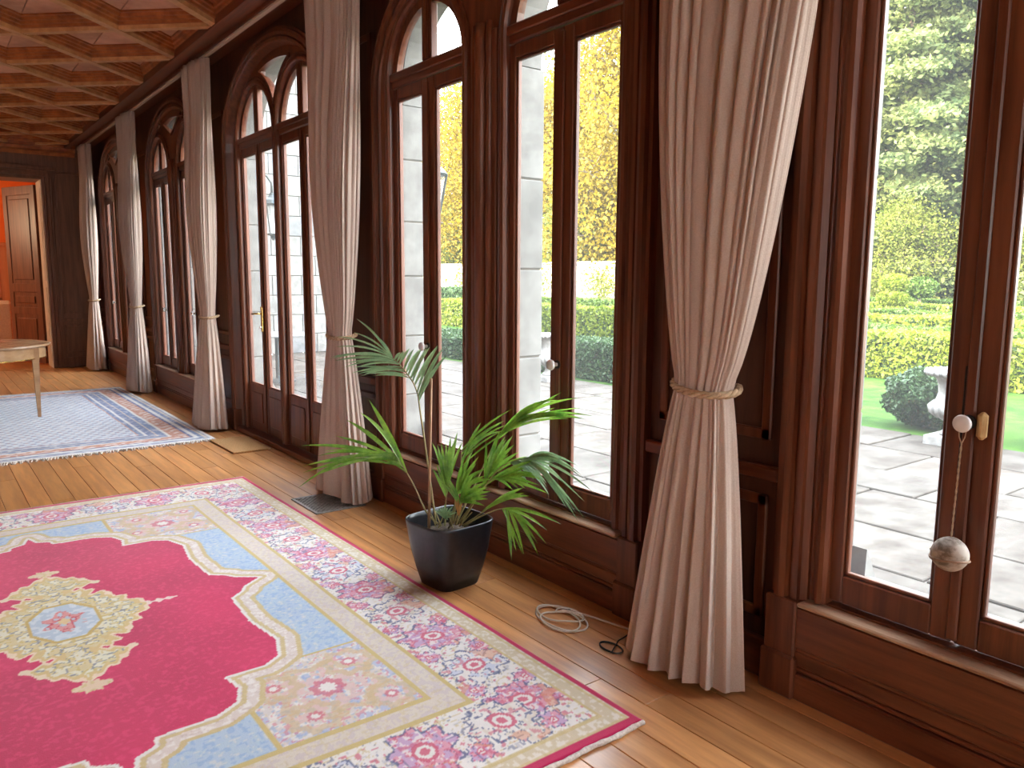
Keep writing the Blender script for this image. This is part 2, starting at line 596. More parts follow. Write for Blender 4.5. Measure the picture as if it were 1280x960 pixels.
# left, rear and end walls
wl = MB()
wl.box((-5.75, -4.75, 0), (-5.6, 14.6, 3.75))
wall_left = struct(wl.build('wall_left', M['cream']))  # unseen wall, cream picked to bounce fill light into the room
wb = MB()                                   # rear wall behind the viewer, two openings added to let in fill light
wb.box((-5.6, -4.75, 0), (2.5, -4.6, .9))
wb.box((-5.6, -4.75, 2.6), (2.5, -4.6, 3.75))
for xa, xb in ((-5.6, -3.2), (-2.2, -.6), (.4, 2.5)):
    wb.box((xa, -4.75, .9), (xb, -4.6, 2.6))
wall_back = struct(wb.build('wall_back', M['wood_shade']))

FY = 14.0
we = MB()
door_x0, door_x1, door_z = .12, 1.68, 2.87
we.box((-5.6, FY, 0), (door_x0, FY + .55, 3.75))
we.box((door_x1, FY, 0), (2.5, FY + .55, 3.75))
we.box((door_x0, FY, door_z), (door_x1, FY + .55, 3.75))
wall_end = struct(we.build('wall_end', M['far_wood']))
for xa, xb in ((1.86, 2.34),):
    MB().cbox((xa - .05, FY - .03, .72), (xb + .05, FY, .765), .006).build('dado_rail', M['far_wood'], wall_end)
    MB().cbox((xa - .05, FY - .025, 0), (xb + .05, FY, .16), .006).build('skirting', M['far_wood'], wall_end)
    for z0, z1 in ((.22, .67), (.84, 3.0)):
        m = MB()
        for p, q in (((xa, z0), (xa + .035, z1)), ((xb - .035, z0), (xb, z1)), ((xa, z0), (xb, z0 + .035)), ((xa, z1 - .035), (xb, z1))):
            m.cbox((p[0], FY - .018, p[1]), (q[0], FY, q[1]), .005)
        m.build('panel_moulding', M['far_wood'], wall_end)
# doorway casing, pale lining, open leaf
d2 = struct(empty('door_2', (1.68, FY, 0)))
m = MB()
for i, (w0, w1, t) in enumerate(((.0, .05, .03), (.05, .10, .05), (.10, .135, .035))):
    m.cbox((door_x1 + w0, FY - t, 0), (door_x1 + w1, FY, door_z + w1), .006)
    m.cbox((door_x0 - w1, FY - t, 0), (door_x0 - w0, FY, door_z + w1), .006)
    m.cbox((door_x0 - w0, FY - t, door_z + w0), (door_x1 + w0, FY, door_z + w1), .006)
m.cbox((door_x0 - .2, FY - .07, door_z + .135), (door_x1 + .2, FY, door_z + .19), .01)
m.build('casing', M['far_wood'], d2)
m = MB()
m.box((door_x1 - .012, FY + .02, 0), (door_x1, FY + .55, door_z))
for z0, z1 in ((.1, .75), (.85, 1.25), (1.35, 2.75)):
    m.cbox((door_x1 - .02, FY + .12, z0), (door_x1 - .01, FY + .45, z1), .005)
m.build('lining', M['lining'], d2)


def panel_leaf(name, p0, p1, z0, z1, parent):
    """a three-panel door leaf between plan points p0 (hinge) and p1"""
    p0, p1 = Vector(p0), Vector(p1)
    t = (p1 - p0); L_ = t.length; t.normalize()
    nrm = Vector((t.y, -t.x))
    th = .045
    m = MB()

    def bx(u0, u1, v0, v1, d0, d1, ch=.006):
        q = MB().cbox((u0, d0, v0), (u1, d1, v1), ch)
        m.add([(p0.x + t.x * a + nrm.x * b, p0.y + t.y * a + nrm.y * b, c) for a, b, c in q.v], q.f)
    bx(0, L_, z0, z1, -th / 2 + .012, th / 2 - .012)
    for u0, u1, v0, v1 in ((0, .12, z0, z1), (L_ - .12, L_, z0, z1)):
        bx(u0, u1, v0, v1, -th / 2, th / 2)
    for v0, v1 in ((z0, z0 + .2), (z0 + .78, z0 + .9), (z0 + 1.14, z0 + 1.28), (z1 - .14, z1)):
        bx(.1, L_ - .1, v0, v1, -th / 2, th / 2)
    body = m.build('leaf', M['door_leaf'], parent)
    for v0, v1 in ((z0 + .2, z0 + .78), (z0 + .9, z0 + 1.14), (z0 + 1.28, z1 - .14)):
        m = MB()
        bx(.18, L_ - .18, v0 + .06, v1 - .06, -th / 2 - .002, th / 2 + .002, .012)
        m.build('panel', M['door_leaf'], body)
    return body


panel_leaf('leaf', (1.655, FY + .58), (1.30, FY + 1.42), .02, 2.84, d2)

# ------------------------------------------------------------------ ceiling
ceiling = struct(MB().box((-5.6, -4.6, 3.70), (2.5, 14.02, 3.76)).build('ceiling', M['wood_ceil']))
PX_, PY_, NX, NY = .60, 1.165, 2.05, 6.50
XLIM, YLIM, YMIN, XMIN = 2.05, 13.9, .8, -3.4


def clip_poly(poly, ax, lim, keep_less):
    out = []
    for i in range(len(poly)):
        a, b = poly[i], poly[(i + 1) % len(poly)]
        ia = (a[ax] <= lim + 1e-6) == keep_less or abs(a[ax] - lim) < 1e-6
        ib = (b[ax] <= lim + 1e-6) == keep_less or abs(b[ax] - lim) < 1e-6
        if ia: out.append(a)
        if ia != ib:
            t = (lim - a[ax]) / (b[ax] - a[ax])
            out.append((a[0] + (b[0] - a[0]) * t, a[1] + (b[1] - a[1]) * t))
    r = []
    for p in out:
        if not r or math.dist(p, r[-1]) > 1e-4: r.append(p)
    if len(r) > 1 and math.dist(r[0], r[-1]) < 1e-4: r.pop()
    return r


def inset(poly, d):
    n = len(poly)
    area = sum(poly[i][0] * poly[(i + 1) % n][1] - poly[(i + 1) % n][0] * poly[i][1] for i in range(n))
    if area < 0: poly = poly[::-1]
    ln = []
    for i in range(n):
        a, b = Vector(poly[i]), Vector(poly[(i + 1) % n])
        t = (b - a).normalized()
        nn = Vector((-t.y, t.x))
        ln.append((a + nn * d, t))
    out = []
    for i in range(n):
        (a, t), (b, s) = ln[i - 1], ln[i]
        den = t.x * s.y - t.y * s.x
        k = ((b.x - a.x) * s.y - (b.y - a.y) * s.x) / den
        out.append((a.x + t.x * k, a.y + t.y * k))
    return out


STEPS = [(.030, CEIL), (.030, CEIL + .030), (.045, CEIL + .034), (.050, CEIL + .052), (.066, CEIL + .056), (.072, CEIL + .074), (.088, CEIL + .078), (.095, CEIL + .098), (.115, CEIL + .102), (.115, CEIL + .118)]
TOPZ = CEIL + .115
cells = []
for kx in range(0, 10):
    for ky in range(-8, 14):
        cx = NX - PX_ * kx
        cy = NY + PY_ * (ky + (.5 if kx % 2 == 0 else 0))
        # diamond centred between nodes
        poly = [(cx + PX_, cy), (cx, cy + PY_ / 2), (cx - PX_, cy), (cx, cy - PY_ / 2)]
        poly = clip_poly(poly, 0, XLIM, True)
        if len(poly) >= 3: poly = clip_poly(poly, 1, YLIM, True)
        if len(poly) >= 3: poly = clip_poly(poly, 0, XMIN, False)
        if len(poly) >= 3: poly = clip_poly(poly, 1, YMIN, False)
        if len(poly) < 3: continue
        ar = abs(sum(poly[i][0] * poly[(i + 1) % len(poly)][1] - poly[(i + 1) % len(poly)][0] * poly[i][1] for i in range(len(poly)))) / 2
        if ar < .12: continue
        cells.append(poly)
for poly in cells:
    rings = []
    mb = MB()
    for d, z in STEPS:
        rings.append([(p[0], p[1], z) for p in inset(poly, d)])
    n = len(rings[0])
    vs = [p for r in rings for p in r]
    fs = [(i * n + k, i * n + (k + 1) % n, (i + 1) * n + (k + 1) % n, (i + 1) * n + k) for i in range(len(rings) - 1) for k in range(n)]
    mb.add(vs, fs)
    mb.build('coffer_moulding', M['wood_ceil'], ceiling)
    # panel of two boards with a joint between
    ip = inset(poly, .10)
    cx = sum(p[0] for p in ip) / n
    for keep in (True, False):
        half = clip_poly(ip, 0, cx + (-.004 if keep else .004), keep)
        if len(half) >= 3:
            mb = MB()
            mb.add([(p[0], p[1], TOPZ) for p in half] + [(p[0], p[1], TOPZ + .02) for p in half],
                   [tuple(range(len(half))), tuple(range(len(half), 2 * len(half)))[::-1]] + [(i, (i + 1) % len(half), len(half) + (i + 1) % len(half), len(half) + i) for i in range(len(half))])
            mb.build('panel_board', M['panel_ceil'], ceiling)
# beams: the lattice strips, both diagonals
for fam in (1, -1):
    for k in range(-14, 26):
        # line through (NX, NY + k*PY_) with slope dy/dx = fam*PY_/2/PX_
        pts = []
        sl = fam * (PY_ / 2) / PX_
        y_at = lambda xx: NY + k * PY_ + sl * (xx - NX)
        xa, xb = XMIN, XLIM
        lo, hi = sorted((XMIN, XLIM))
        # clip on y
        xs_ = [lo, hi]
        for yl in (YMIN, YLIM):
            xs_.append(NX + (yl - NY - k * PY_) / sl)
        good = [xx for xx in xs_ if lo - 1e-6 <= xx <= hi + 1e-6 and YMIN - 1e-6 <= y_at(xx) <= YLIM + 1e-6]
        if len(good) < 2: continue
        xa, xb = min(good), max(good)
        if xb - xa < .15: continue
        a, b = Vector((xa, y_at(xa))), Vector((xb, y_at(xb)))
        t = (b - a).normalized(); nn = Vector((-t.y, t.x)) * .032
        zz = CEIL - (.004 if fam == 1 else .0)
        vs = [(*(a - nn), zz), (*(b - nn), zz), (*(b + nn), zz), (*(a + nn), zz)]
        vs += [(v[0], v[1], CEIL + .20) for v in vs]
        mb = MB()
        mb.add(vs, [(0, 1, 2, 3), (7, 6, 5, 4), (0, 4, 5, 1), (1, 5, 6, 2), (2, 6, 7, 3), (3, 7, 4, 0)])
        mb.build('beam', M['strip_ceil'], ceiling)


# cornices
def extrude_y(mb, prof, y0, y1):
    n = len(prof)
    mb.add([(p[0], y0, p[1]) for p in prof] + [(p[0], y1, p[1]) for p in prof],
           [(i, (i + 1) % n, n + (i + 1) % n, n + i) for i in range(n)] + [tuple(range(n))[::-1], tuple(range(n, 2 * n))])
    return mb


corn = [(2.00, 3.70), (2.00, CEIL - .015), (2.075, CEIL - .015), (2.085, CEIL + .01), (2.11, CEIL + .03), (2.175, CEIL + .03), (2.175, CEIL + .004), (2.23, CEIL + .004), (2.23, CEIL + .04), (2.395, CEIL + .04), (2.395, 3.70)]
struct(extrude_y(MB(), corn, -4.6, 14.0).build('trim_1', M['wood_h']))
struct(MB().cbox((2.185, -4.6, CEIL - .018), (2.222, 13.98, CEIL + .0035), .004).build('trim_2', M['track']))
mb = MB()
n = len(corn)
prof = [(13.995, 3.70), (13.86, 3.70), (13.86, CEIL - .015), (13.90, CEIL - .02), (13.91, CEIL - .06), (13.96, CEIL - .08), (13.995, CEIL - .13)]
k = len(prof)
mb.add([(-5.6, p[0], p[1]) for p in prof] + [(2.15, p[0], p[1]) for p in prof],
       [(i, (i + 1) % k, k + (i + 1) % k, k + i) for i in range(k)] + [tuple(range(k))[::-1], tuple(range(k, 2 * k))])
struct(mb.build('trim_3', M['wood_ceil']))
# roof mass over the gallery
struct(MB().box((-5.75, -4.75, 3.80), (2.70, 20, 4.55)).build('roof', M['stone_d']))


# ------------------------------------------------------------------ windows
def eye_loop(yc, lc, ring, a, b, spring, zbot, n=14):
    """the curved triangular light between two lancets and the big arch"""
    top, bot = [], []
    smax = 0
    for i in range(200):
        s = i / 200 * a
        zt = spring + b * math.sqrt(max(0, 1 - (s / a) ** 2))
        dd = ring * ring - (s - lc) ** 2
        zl = SPR_L + (math.sqrt(dd) if dd > 0 else 0)
        if zt - zl < .03: break
        smax = s
    for i in range(-n, n + 1):
        s = smax * i / n
        top.append((yc + s, spring + b * math.sqrt(max(0, 1 - (s / a) ** 2))))
        dd = ring * ring - (abs(s) - lc) ** 2
        zl = SPR_L + (math.sqrt(dd) if dd > 0 else 0)
        bot.append((yc + s, max(zl, zbot + (.45 * abs(s) if zbot > 2.9 else 0))))
    return top + bot[::-1]


def arc_half(yc, r, spring, z0, s0, s1, n=10):
    """pane outline: lancet (radius r) between offsets s0..s1 above z0"""
    pts = [(yc + s0, z0), (yc + s1, z0)]
    for i in range(n + 1):
        s = s1 + (s0 - s1) * i / n
        pts.append((yc + s, spring + math.sqrt(max(0.0, r * r - s * s))))
    return pts


def make_window(name, yc, door=False):
    W = struct(empty(name, (TX, yc, 0)))
    lc = .475 if door else .585
    gh = .400 if door else .355          # glass half width of a light
    lh = .435 if door else .400          # lancet opening half width
    gx = GX + (.03 if door else 0)
    z_sill = 0.0 if door else .35
    # outer arch moulding, swept round the bay
    path = ell_path(yc, IN, B_E, SPR_E, 0.0 if door else .352)
    prof = [(-.015, 2.44), (-.015, 2.40), (0, 2.395), (.004, 2.372), (.022, 2.358), (.026, 2.345), (.048, 2.345), (.052, 2.358), (.064, 2.358), (.068, 2.335), (.088, 2.328), (.108, 2.333), (.113, 2.352), (.13, 2.355), (.13, 2.42)]
    if door:
        prof = [(-.02, 2.47), (-.02, 2.455), (-.004, 2.45), (.022, 2.352), (.030, 2.340), (.050, 2.335), (.060, 2.350), (.068, 2.335), (.088, 2.328), (.108, 2.333), (.113, 2.352), (.13, 2.355), (.13, 2.42)]
    mb = MB()
    sweep(mb, path, prof)
    mb.build('arch_moulding', M['wood'], W)
    # tracery plate with the lights cut out
    ze = SPR_E
    outer = [(yc - IN - .01, z_sill)] + [(yc + IN + .01, z_sill)] + [p for p in ell_path(yc, IN + .01, B_E + .01, SPR_E, 0)[1:-1]]
    eye = eye_loop(yc, lc, lh + (.075 if door else .07), IN - .05, B_E - .05, SPR_E, 2.80 if door else 2.95)
    loops = [outer]
    zb = .0 if door else .36
    for s in (-1, 1):
        c = yc + s * lc
        loops.append([(c - lh, zb + .002), (c + lh, zb + .002)] + [p for p in ell_path(c, lh, lh, SPR_L, 0, 22)[1:-1]])
    loops.append(eye)
    MB().plate(loops, gx - .035, gx + .02).build('tracery', M['wood'], W)
    # fillets round the eye and round each lancet
    mb = MB()
    el = eye + [eye[0]]
    for i in range(len(eye)):
        a, b = Vector(el[i]), Vector(el[i + 1])
        t = b - a
        if t.length < 1e-5: continue
        t.normalize(); nn = Vector((t.y, -t.x))
        for sg in (1,):
            q = [a, b, b + nn * .022 * sg, a + nn * .022 * sg]
            mb.add([(gx - .052, p.x, p.y) for p in q] + [(gx - .03, p.x, p.y) for p in q], [(0, 1, 2, 3), (7, 6, 5, 4), (0, 4, 5, 1), (2, 6, 7, 3), (1, 5, 6, 2), (3, 7, 4, 0)])
    mb.build('eye_fillet', M['wood'], W)
    e0 = MB().plate([eye], gx, gx + .005).build('pane', M['glass'], W)
    for s in (-1, 1):
        c = yc + s * lc
        path = ell_path(c, lh, lh, SPR_L, zb, 22)
        mb = MB()
        sweep(mb, path, [(-.004, gx), (-.004, gx - .045), (.004, gx - .058), (.018, gx - .063), (.030, gx - .058), (.036, gx - .044), (.044, gx - .044), (.05, gx - .052), (.060, gx - .048), (.060, gx)])
        mb.build('lancet_moulding', M['wood'], W)
        # transom and fanlight mullion
        mb = MB()
        mb.cbox((gx - .03, c - lh, 2.565), (gx + .03, c + lh, 2.655), .006)
        mb.cbox((gx - .045, c - lh, 2.60), (gx - .03, c + lh, 2.645), .006)
        mb.build('transom', M['wood_h'], W)
        mb = MB()
        mb.cbox((gx - .028, c - .05, 2.655), (gx + .02, c + .05, SPR_L + lh), .006)
        for q in (-1, 1):
            mb.cbox((gx - .036, c + q * .012 - .010, 2.66), (gx - .028, c + q * .012 + .010, SPR_L + lh - .02), .004)
        mb.build('fan_mullion', M['wood'], W)
        # fanlight frame ring and panes
        mb = MB()
        sweep(mb, ell_path(c, gh, gh, SPR_L, 2.655, 22), [(0, gx + .02), (0, gx - .02), (lh - gh, gx - .025), (lh - gh, gx + .02)])
        mb.build('fan_frame', M['wood'], W)
        for s0, s1 in ((-gh, -.05), (.05, gh)):
            MB().plate([arc_half(c, gh + .004, SPR_L, 2.66, s0, s1)], gx, gx + .005).build('pane', M['glass'], W)
        # two casement leaves
        zr0, zr1 = (.05, 2.56) if door else (.372, 2.56)
        g0, g1 = (.468, 2.495)
        for q in (-1, 1):
            mstile = .068 if not door else .055
            a0, a1 = c, c + q * lh
            gA, gB = c + q * mstile, c + q * gh
            mb = MB()
            mb.cbox((gx - .022, a0 + q * .002, zr0), (gx + .022, gA, zr1), .005)
            mb.cbox((gx - .022, gB, zr0), (gx + .022, a1, zr1), .005)
            mb.cbox((gx - .021, gA, g1), (gx + .021, gB, zr1), .004)
            mb.cbox((gx - .021, gA, zr0), (gx + .021, gB, g0), .004)
            # glazing beads
            for (p0, p1) in (((gA, g0), (gA + q * .012, g1)), ((gB - q * .012, g0), (gB, g1)), ((gA, g0), (gB, g0 + .012)), ((gA, g1 - .012), (gB, g1))):
                mb.cbox((gx - .012, p0[0], p0[1]), (gx + .010, p1[0], p1[1]), .003)
            leaf = mb.build('casement', M['wood'], W)
            MB().box((gx - .003, gA, g0), (gx + .002, gB, g1)).build('pane', M['glass'], leaf)
            if q == -1:
                mb = MB()
                mb.cbox((gx - .034, c - .016, zr0 + .01), (gx - .022, c + .016, zr1 - .02), .005)
                mb.build('cover_bead', M['wood'], leaf)
            if door:
                mb = MB()
                mb.cbox((gx - .032, min(gA, gB) + .03, .13), (gx - .018, max(gA, gB) - .03, .40), .01)
                mb.build('lower_panel', M['wood'], leaf)
        if not door:
            # porcelain knob on its iron rose
            kz = 1.045
            kn = MB().lathe([(.006, -.052), (.022, -.050), (.026, -.042), (.024, -.034), (.011, -.028), (.009, -.004), (.011, 0)], (gx - .034, c + .0, kz), 18, 'x').build('knob', M['white_knob'], W, smooth=True)
            MB().lathe([(.004, -.006), (.020, -.005), (.022, 0)], (gx - .033, c, kz), 16, 'x').build('rose', M['iron'], kn)
            MB().cbox((gx - .026, c + .014, kz - .16), (gx - .020, c + .024, kz + .16), .002).build('bolt_rod', M['iron'], W)
    # centre shaft between the lights
    if not door:
        for dx_, r_, xx in ((-.062, .020, gx - .055), (.062, .020, gx - .055), (0, .034, gx - .062)):
            MB().lathe([(r_, .352), (r_, 2.62), (r_ * .8, 2.70)], (xx, yc + dx_, 0), 12).build('shaft', M['wood'], W, smooth=True)
        mb = MB()
        mb.cbox((gx - .055, yc - .115, .352), (gx - .02, yc + .115, 2.66), .006)
        mb.build('centre_post', M['wood'], W)
        # apron: sill board, panels, plinth
        mb = MB()
        mb.box((2.345, yc - HALF + .01, 0), (gx + .03, yc + HALF - .01, .338))
        mb.build('apron', M['wood_h'], W)
        mb = MB()
        mb.cbox((2.322, yc - IN - .01, .338), (gx - .02, yc + IN + .01, .354), .005)
        mb.build('sill_board', M['sill'], W)
        MB().cbox((2.337, yc - IN - .02, .185), (2.352, yc + IN + .02, .330), .004).build('apron_panel', M['wood_h'], W)
        MB().cbox((2.330, yc - IN - .03, .0), (2.352, yc + IN + .03, .098), .005).build('plinth_board', M['wood_h'], W)
        MB().cbox((2.334, yc - IN - .03, .104), (2.352, yc + IN + .03, .116), .004).build('plinth_bead', M['wood_h'], W)
        MB().cbox((2.337, yc - IN - .03, .122), (2.352, yc + IN + .03, .172), .004).build('plinth_cap', M['wood_h'], W)
        for s in (-1, 1):
            MB().cbox((2.325, yc + s * (IN + .015), 0), (2.40, yc + s * (HALF + .005), .352), .006).build('jamb_block', M['wood'], W)
            MB().cbox((2.312, yc + s * (IN + .005), 0), (2.40, yc + s * (HALF + .012), .155), .008).build('plinth_block', M['wood'], W)
    else:
        MB().cbox((2.335, yc - IN, 0), (gx + .06, yc + IN, .045), .006).build('threshold', M['wood_h'], W)
        for s in (-1, 1):
            MB().cbox((2.318, yc + s * (IN + .005), 0), (2.40, yc + s * (HALF + .01), .20), .008).build('plinth_block', M['wood'], W)
        # brass lever handle on the meeting stile of the far pair
        c = yc + lc
        h = MB().cbox((gx - .042, c - .020, .96), (gx - .033, c + .020, 1.18), .004).build('handle_plate', M['brass'], W)
        MB().tube([(gx - .035, c, 1.12), (gx - .085, c, 1.12), (gx - .09, c + .02, 1.12), (gx - .088, c + .10, 1.115)], .008, 8).build('lever', M['brass'], h, smooth=True)
        MB().lathe([(.003, -.02), (.011, -.016), (.011, 0)], (gx - .04, c, 1.0), 12, 'x').build('keyhole_cover', M['white_knob'], h)
    return W


make_window('window_1', CY['A'])
make_window('window_2', CY['B'])
make_window('door_1', CY['C'], True)
make_window('window_3', CY['D'])
make_window('window_4', CY['E'])
make_window('window_5', CY['R'])

# grey box fixed low on the pier beside the second window
# ------------------------------------------------------------------ curtains
def make_curtain(yc_top, yc_tie, yc_bot, label, seed, ht=.36, hb=.285):
    rng = random.Random(seed)
    C = empty('curtain', (2.17, yc_bot, 0), label, 'curtain', 'tied-back curtains between the windows')
    NU, NZ = 480, 64
    z_top, z_tie, z_bot = 3.338, 1.085, .022
    vs, fs = [], []
    ph = [rng.uniform(0, 6.28) for _ in range(6)]
    nf = 34
    fold_ph = [rng.uniform(-.5, .5) for _ in range(64)]
    for i in range(NZ + 1):
        q = i / NZ
        z = z_top + (z_bot - z_top) * q
        if z >= z_tie:
            t = (z - z_tie) / (z_top - z_tie)          # 1 at top
            k = t ** .62
            half = .105 + (ht - .105) * k
            dep = .060 + (.070 - .060) * k + .045 * math.sin(min(1, t * 1.25) * math.pi) ** 1.2
            yc = yc_tie + (yc_top - yc_tie) * t ** .8
            amp = .009 + .030 * min(1, t * 2.2)
            big = .22
        else:
            t = (z_tie - z) / (z_tie - z_bot)
            k = min(1, t) ** .75
            half = .105 + (hb - .105) * k
            dep = .060 + (.125 - .060) * k
            yc = yc_tie + (yc_bot - yc_tie) * t
            amp = .009 + .026 * k
            big = .25 + .75 * k
        head = max(0, (z - 3.20) / .12)
        xc = 2.205 - .012 * (1 - abs(z - z_tie) / 2)
        for j in range(NU):
            u = j / NU
            a = 2 * math.pi * u
            # superellipse cross-section, flat towards the wall
            ca, sa = math.cos(a), math.sin(a)
            ex = abs(ca) ** .8 * (1 if ca > 0 else -1)
            ey = abs(sa) ** .8 * (1 if sa > 0 else -1)
            fu = u * nf + .55 * math.sin(a * 2 + ph[0]) + .35 * math.sin(a * 5 + ph[1]) + .03 * math.sin(z * 1.3 + ph[2] + a)
            fine = 2.0 * abs(math.sin(math.pi * fu)) ** .7 - 1.3      # round pleats, sharp creases
            fine *= .65 + .35 * math.sin(a * 11 + ph[5])
            bu = u * 17 + .5 * math.sin(a + ph[3]) + .40 * math.sin(a * 3 + ph[4])
            coarse = 1 - 4 * abs((bu % 1) - .5)
            coarse = math.copysign(abs(coarse) ** .8, coarse)
            f = amp * ((1 - big) * fine * (.22 + .78 * abs(ca) ** 1.3) + big * coarse)
            back = 1.0 if ca < .2 else .35
            f *= back
            # horizontal ripple below the tie where the cloth is gathered
            nx, ny = ex, ey
            X = xc + (dep + 0) * ex * (.75 if ex > 0 else 1.0) + f * nx * 1.0
            Y = yc + half * ey + f * ny * .7 + f * .35 * math.cos(a * 7)
            zz = z
            if i == NZ:
                zz = z + .010 * math.sin(a * 3 + ph[5]) + .008 * coarse
            X = min(X, 2.318)
            vs.append((X, Y, zz))
    for i in range(NZ):
        for j in range(NU):
            fs.append((i * NU + j, i * NU + (j + 1) % NU, (i + 1) * NU + (j + 1) % NU, (i + 1) * NU + j))
    fs.append(tuple(range(NU)))
    mb = MB()
    mb.add(vs, fs)
    mb.build('drape', M['curtain'], C, smooth=True)
    # twisted rope tie-back
    pts = []
    for i in range(41):
        a = math.pi * (-.72 + 1.44 * i / 40) + math.pi
        X = 2.20 + .082 * math.cos(a)
        Y = yc_tie + .128 * math.sin(a)
        pts.append(Vector((X, Y, 1.075 - .018 * math.cos(a - math.pi) + .010 * math.sin(a))))
    
    mb = MB()
    for s in range(3):
        q = []
        for i, p in enumerate(pts):
            th = i * .85 + s * 2.094
            t = (pts[min(i + 1, len(pts) - 1)] - pts[max(i - 1, 0)]).normalized()
            n1 = t.cross(Vector((0, 0, 1))).normalized()
            q.append(p + (n1 * math.cos(th) + Vector((0, 0, 1)) * math.sin(th)) * .0068)
        mb.tube(q, .0082, 6)
    mb.build('tieback', M['rope'], C, smooth=True)
    return C


make_curtain(1.67, 1.765, 1.81, 'wide beige pleated curtain with twisted rope tie beside the window with the hanging ball', 1, .375, .235)
make_curtain(4.76, 4.72, 4.70, 'beige pleated curtain hanging over the floor grille beside the arched garden door', 2)
make_curtain(7.66, 7.58, 7.64, 'beige tied curtain on the far side of the garden door, behind the doormat', 3, .33)
make_curtain(10.58, 10.52, 10.58, 'beige tied curtain by the far corner of the blue rug', 4, .33)
make_curtain(13.42, 13.36, 13.42, 'beige tied curtain in the room corner against the end wall', 5, .33)


# ------------------------------------------------------------------ carpets
def vnoise(X, Y, sc, seed):
    r = np.random.default_rng(seed)
    g = r.random((257, 257))
    x = X / sc + 1000.3; y = Y / sc + 1000.7
    xi = np.floor(x).astype(int); yi = np.floor(y).astype(int)
    fx = x - xi; fy = y - yi
    fx = fx * fx * (3 - 2 * fx); fy = fy * fy * (3 - 2 * fy)
    a = g[xi % 257, yi % 257]; b = g[(xi + 1) % 257, yi % 257]; c = g[xi % 257, (yi + 1) % 257]; d = g[(xi + 1) % 257, (yi + 1) % 257]
    return (a * (1 - fx) + b * fx) * (1 - fy) + (c * (1 - fx) + d * fx) * fy


def lin(r, g, b):
    return np.array(srgb(r, g, b)[:3])


def poly_sdf(X, Y, P):
    """signed distance to polygon P (negative inside)"""
    P = np.array(P, float)
    d = np.full(X.shape, 1e9)
    inside = np.zeros(X.shape, bool)
    n = len(P)
    for i in range(n):
        a, b = P[i], P[(i + 1) % n]
        e = b - a
        wx_, wy_ = X - a[0], Y - a[1]
        t = np.clip((wx_ * e[0] + wy_ * e[1]) / max(e @ e, 1e-12), 0, 1)
        d = np.minimum(d, (wx_ - e[0] * t) ** 2 + (wy_ - e[1] * t) ** 2)
        c = ((a[1] > Y) != (b[1] > Y)) & (X < (b[0] - a[0]) * (Y - a[1]) / (b[1] - a[1] + 1e-12) + a[0])
        inside ^= c
    d = np.sqrt(d)
    return np.where(inside, -d, d)


def smooth_poly(P, it=1):
    for _ in range(it):
        Q = []
        for i in range(len(P) - 1):
            a, b = np.array(P[i]), np.array(P[i + 1])
            Q += [tuple(a * .75 + b * .25), tuple(a * .25 + b * .75)]
        P = [P[0]] + Q + [P[-1]]
    return P


def carpet_mesh(name, x0, x1, y0, y1, step, colour, th=.012, wave=.003):
    nx = int(round((x1 - x0) / step)); ny = int(round((y1 - y0) / step))
    gx = np.linspace(x0, x1, nx + 1); gy = np.linspace(y0, y1, ny + 1)
    X, Y = np.meshgrid(gx, gy, indexing='ij')
    C = colour(X, Y)
    ed = np.minimum(np.minimum(X - x0, x1 - X), np.minimum(Y - y0, y1 - Y))
    Z = th + wave * (vnoise(X, Y, .45, 5) - .3) * np.clip(ed / .1, 0, 1) * 2
    Xw = X + .006 * (vnoise(X, Y, .3, 8) - .5) * np.clip((X - (x0 + x1) / 2) / (x1 - x0) * 4 - 1, 0, 1)
    Yw = Y + .005 * (vnoise(X, Y, .3, 9) - .5)
    V = np.stack([Xw, Yw, Z], -1).reshape(-1, 3)
    idx = np.arange((nx + 1) * (ny + 1)).reshape(nx + 1, ny + 1)
    F = np.stack([idx[:-1, :-1], idx[1:, :-1], idx[1:, 1:], idx[:-1, 1:]], -1).reshape(-1, 4)
    # skirt down to the floor
    rim = np.concatenate([idx[:, 0], idx[-1, 1:], idx[-2::-1, -1], idx[0, -2:0:-1]])
    nV = len(V)
    SV = V[rim].copy(); SV[:, 2] = .0005
    k = len(rim)
    nxt = np.roll(np.arange(k), -1)
    SF = np.stack([rim, nV + np.arange(k), nV + nxt, rim[nxt]], -1)
    V = np.concatenate([V, SV]); F = np.concatenate([F, SF])
    colr = np.concatenate([C.reshape(-1, 3), C.reshape(-1, 3)[rim]])
    me = bpy.data.meshes.new(name)
    me.vertices.add(len(V)); me.vertices.foreach_set('co', V.reshape(-1).astype(np.float32))
    me.loops.add(len(F) * 4); me.loops.foreach_set('vertex_index', F.reshape(-1).astype(np.int32))
    me.polygons.add(len(F)); me.polygons.foreach_set('loop_start', np.arange(0, len(F) * 4, 4, dtype=np.int32))
    me.update(calc_edges=True)
    at = me.color_attributes.new('knots', 'FLOAT_COLOR', 'POINT')
    at.data.foreach_set('color', np.concatenate([colr, np.ones((len(colr), 1))], 1).reshape(-1).astype(np.float32))
    return me


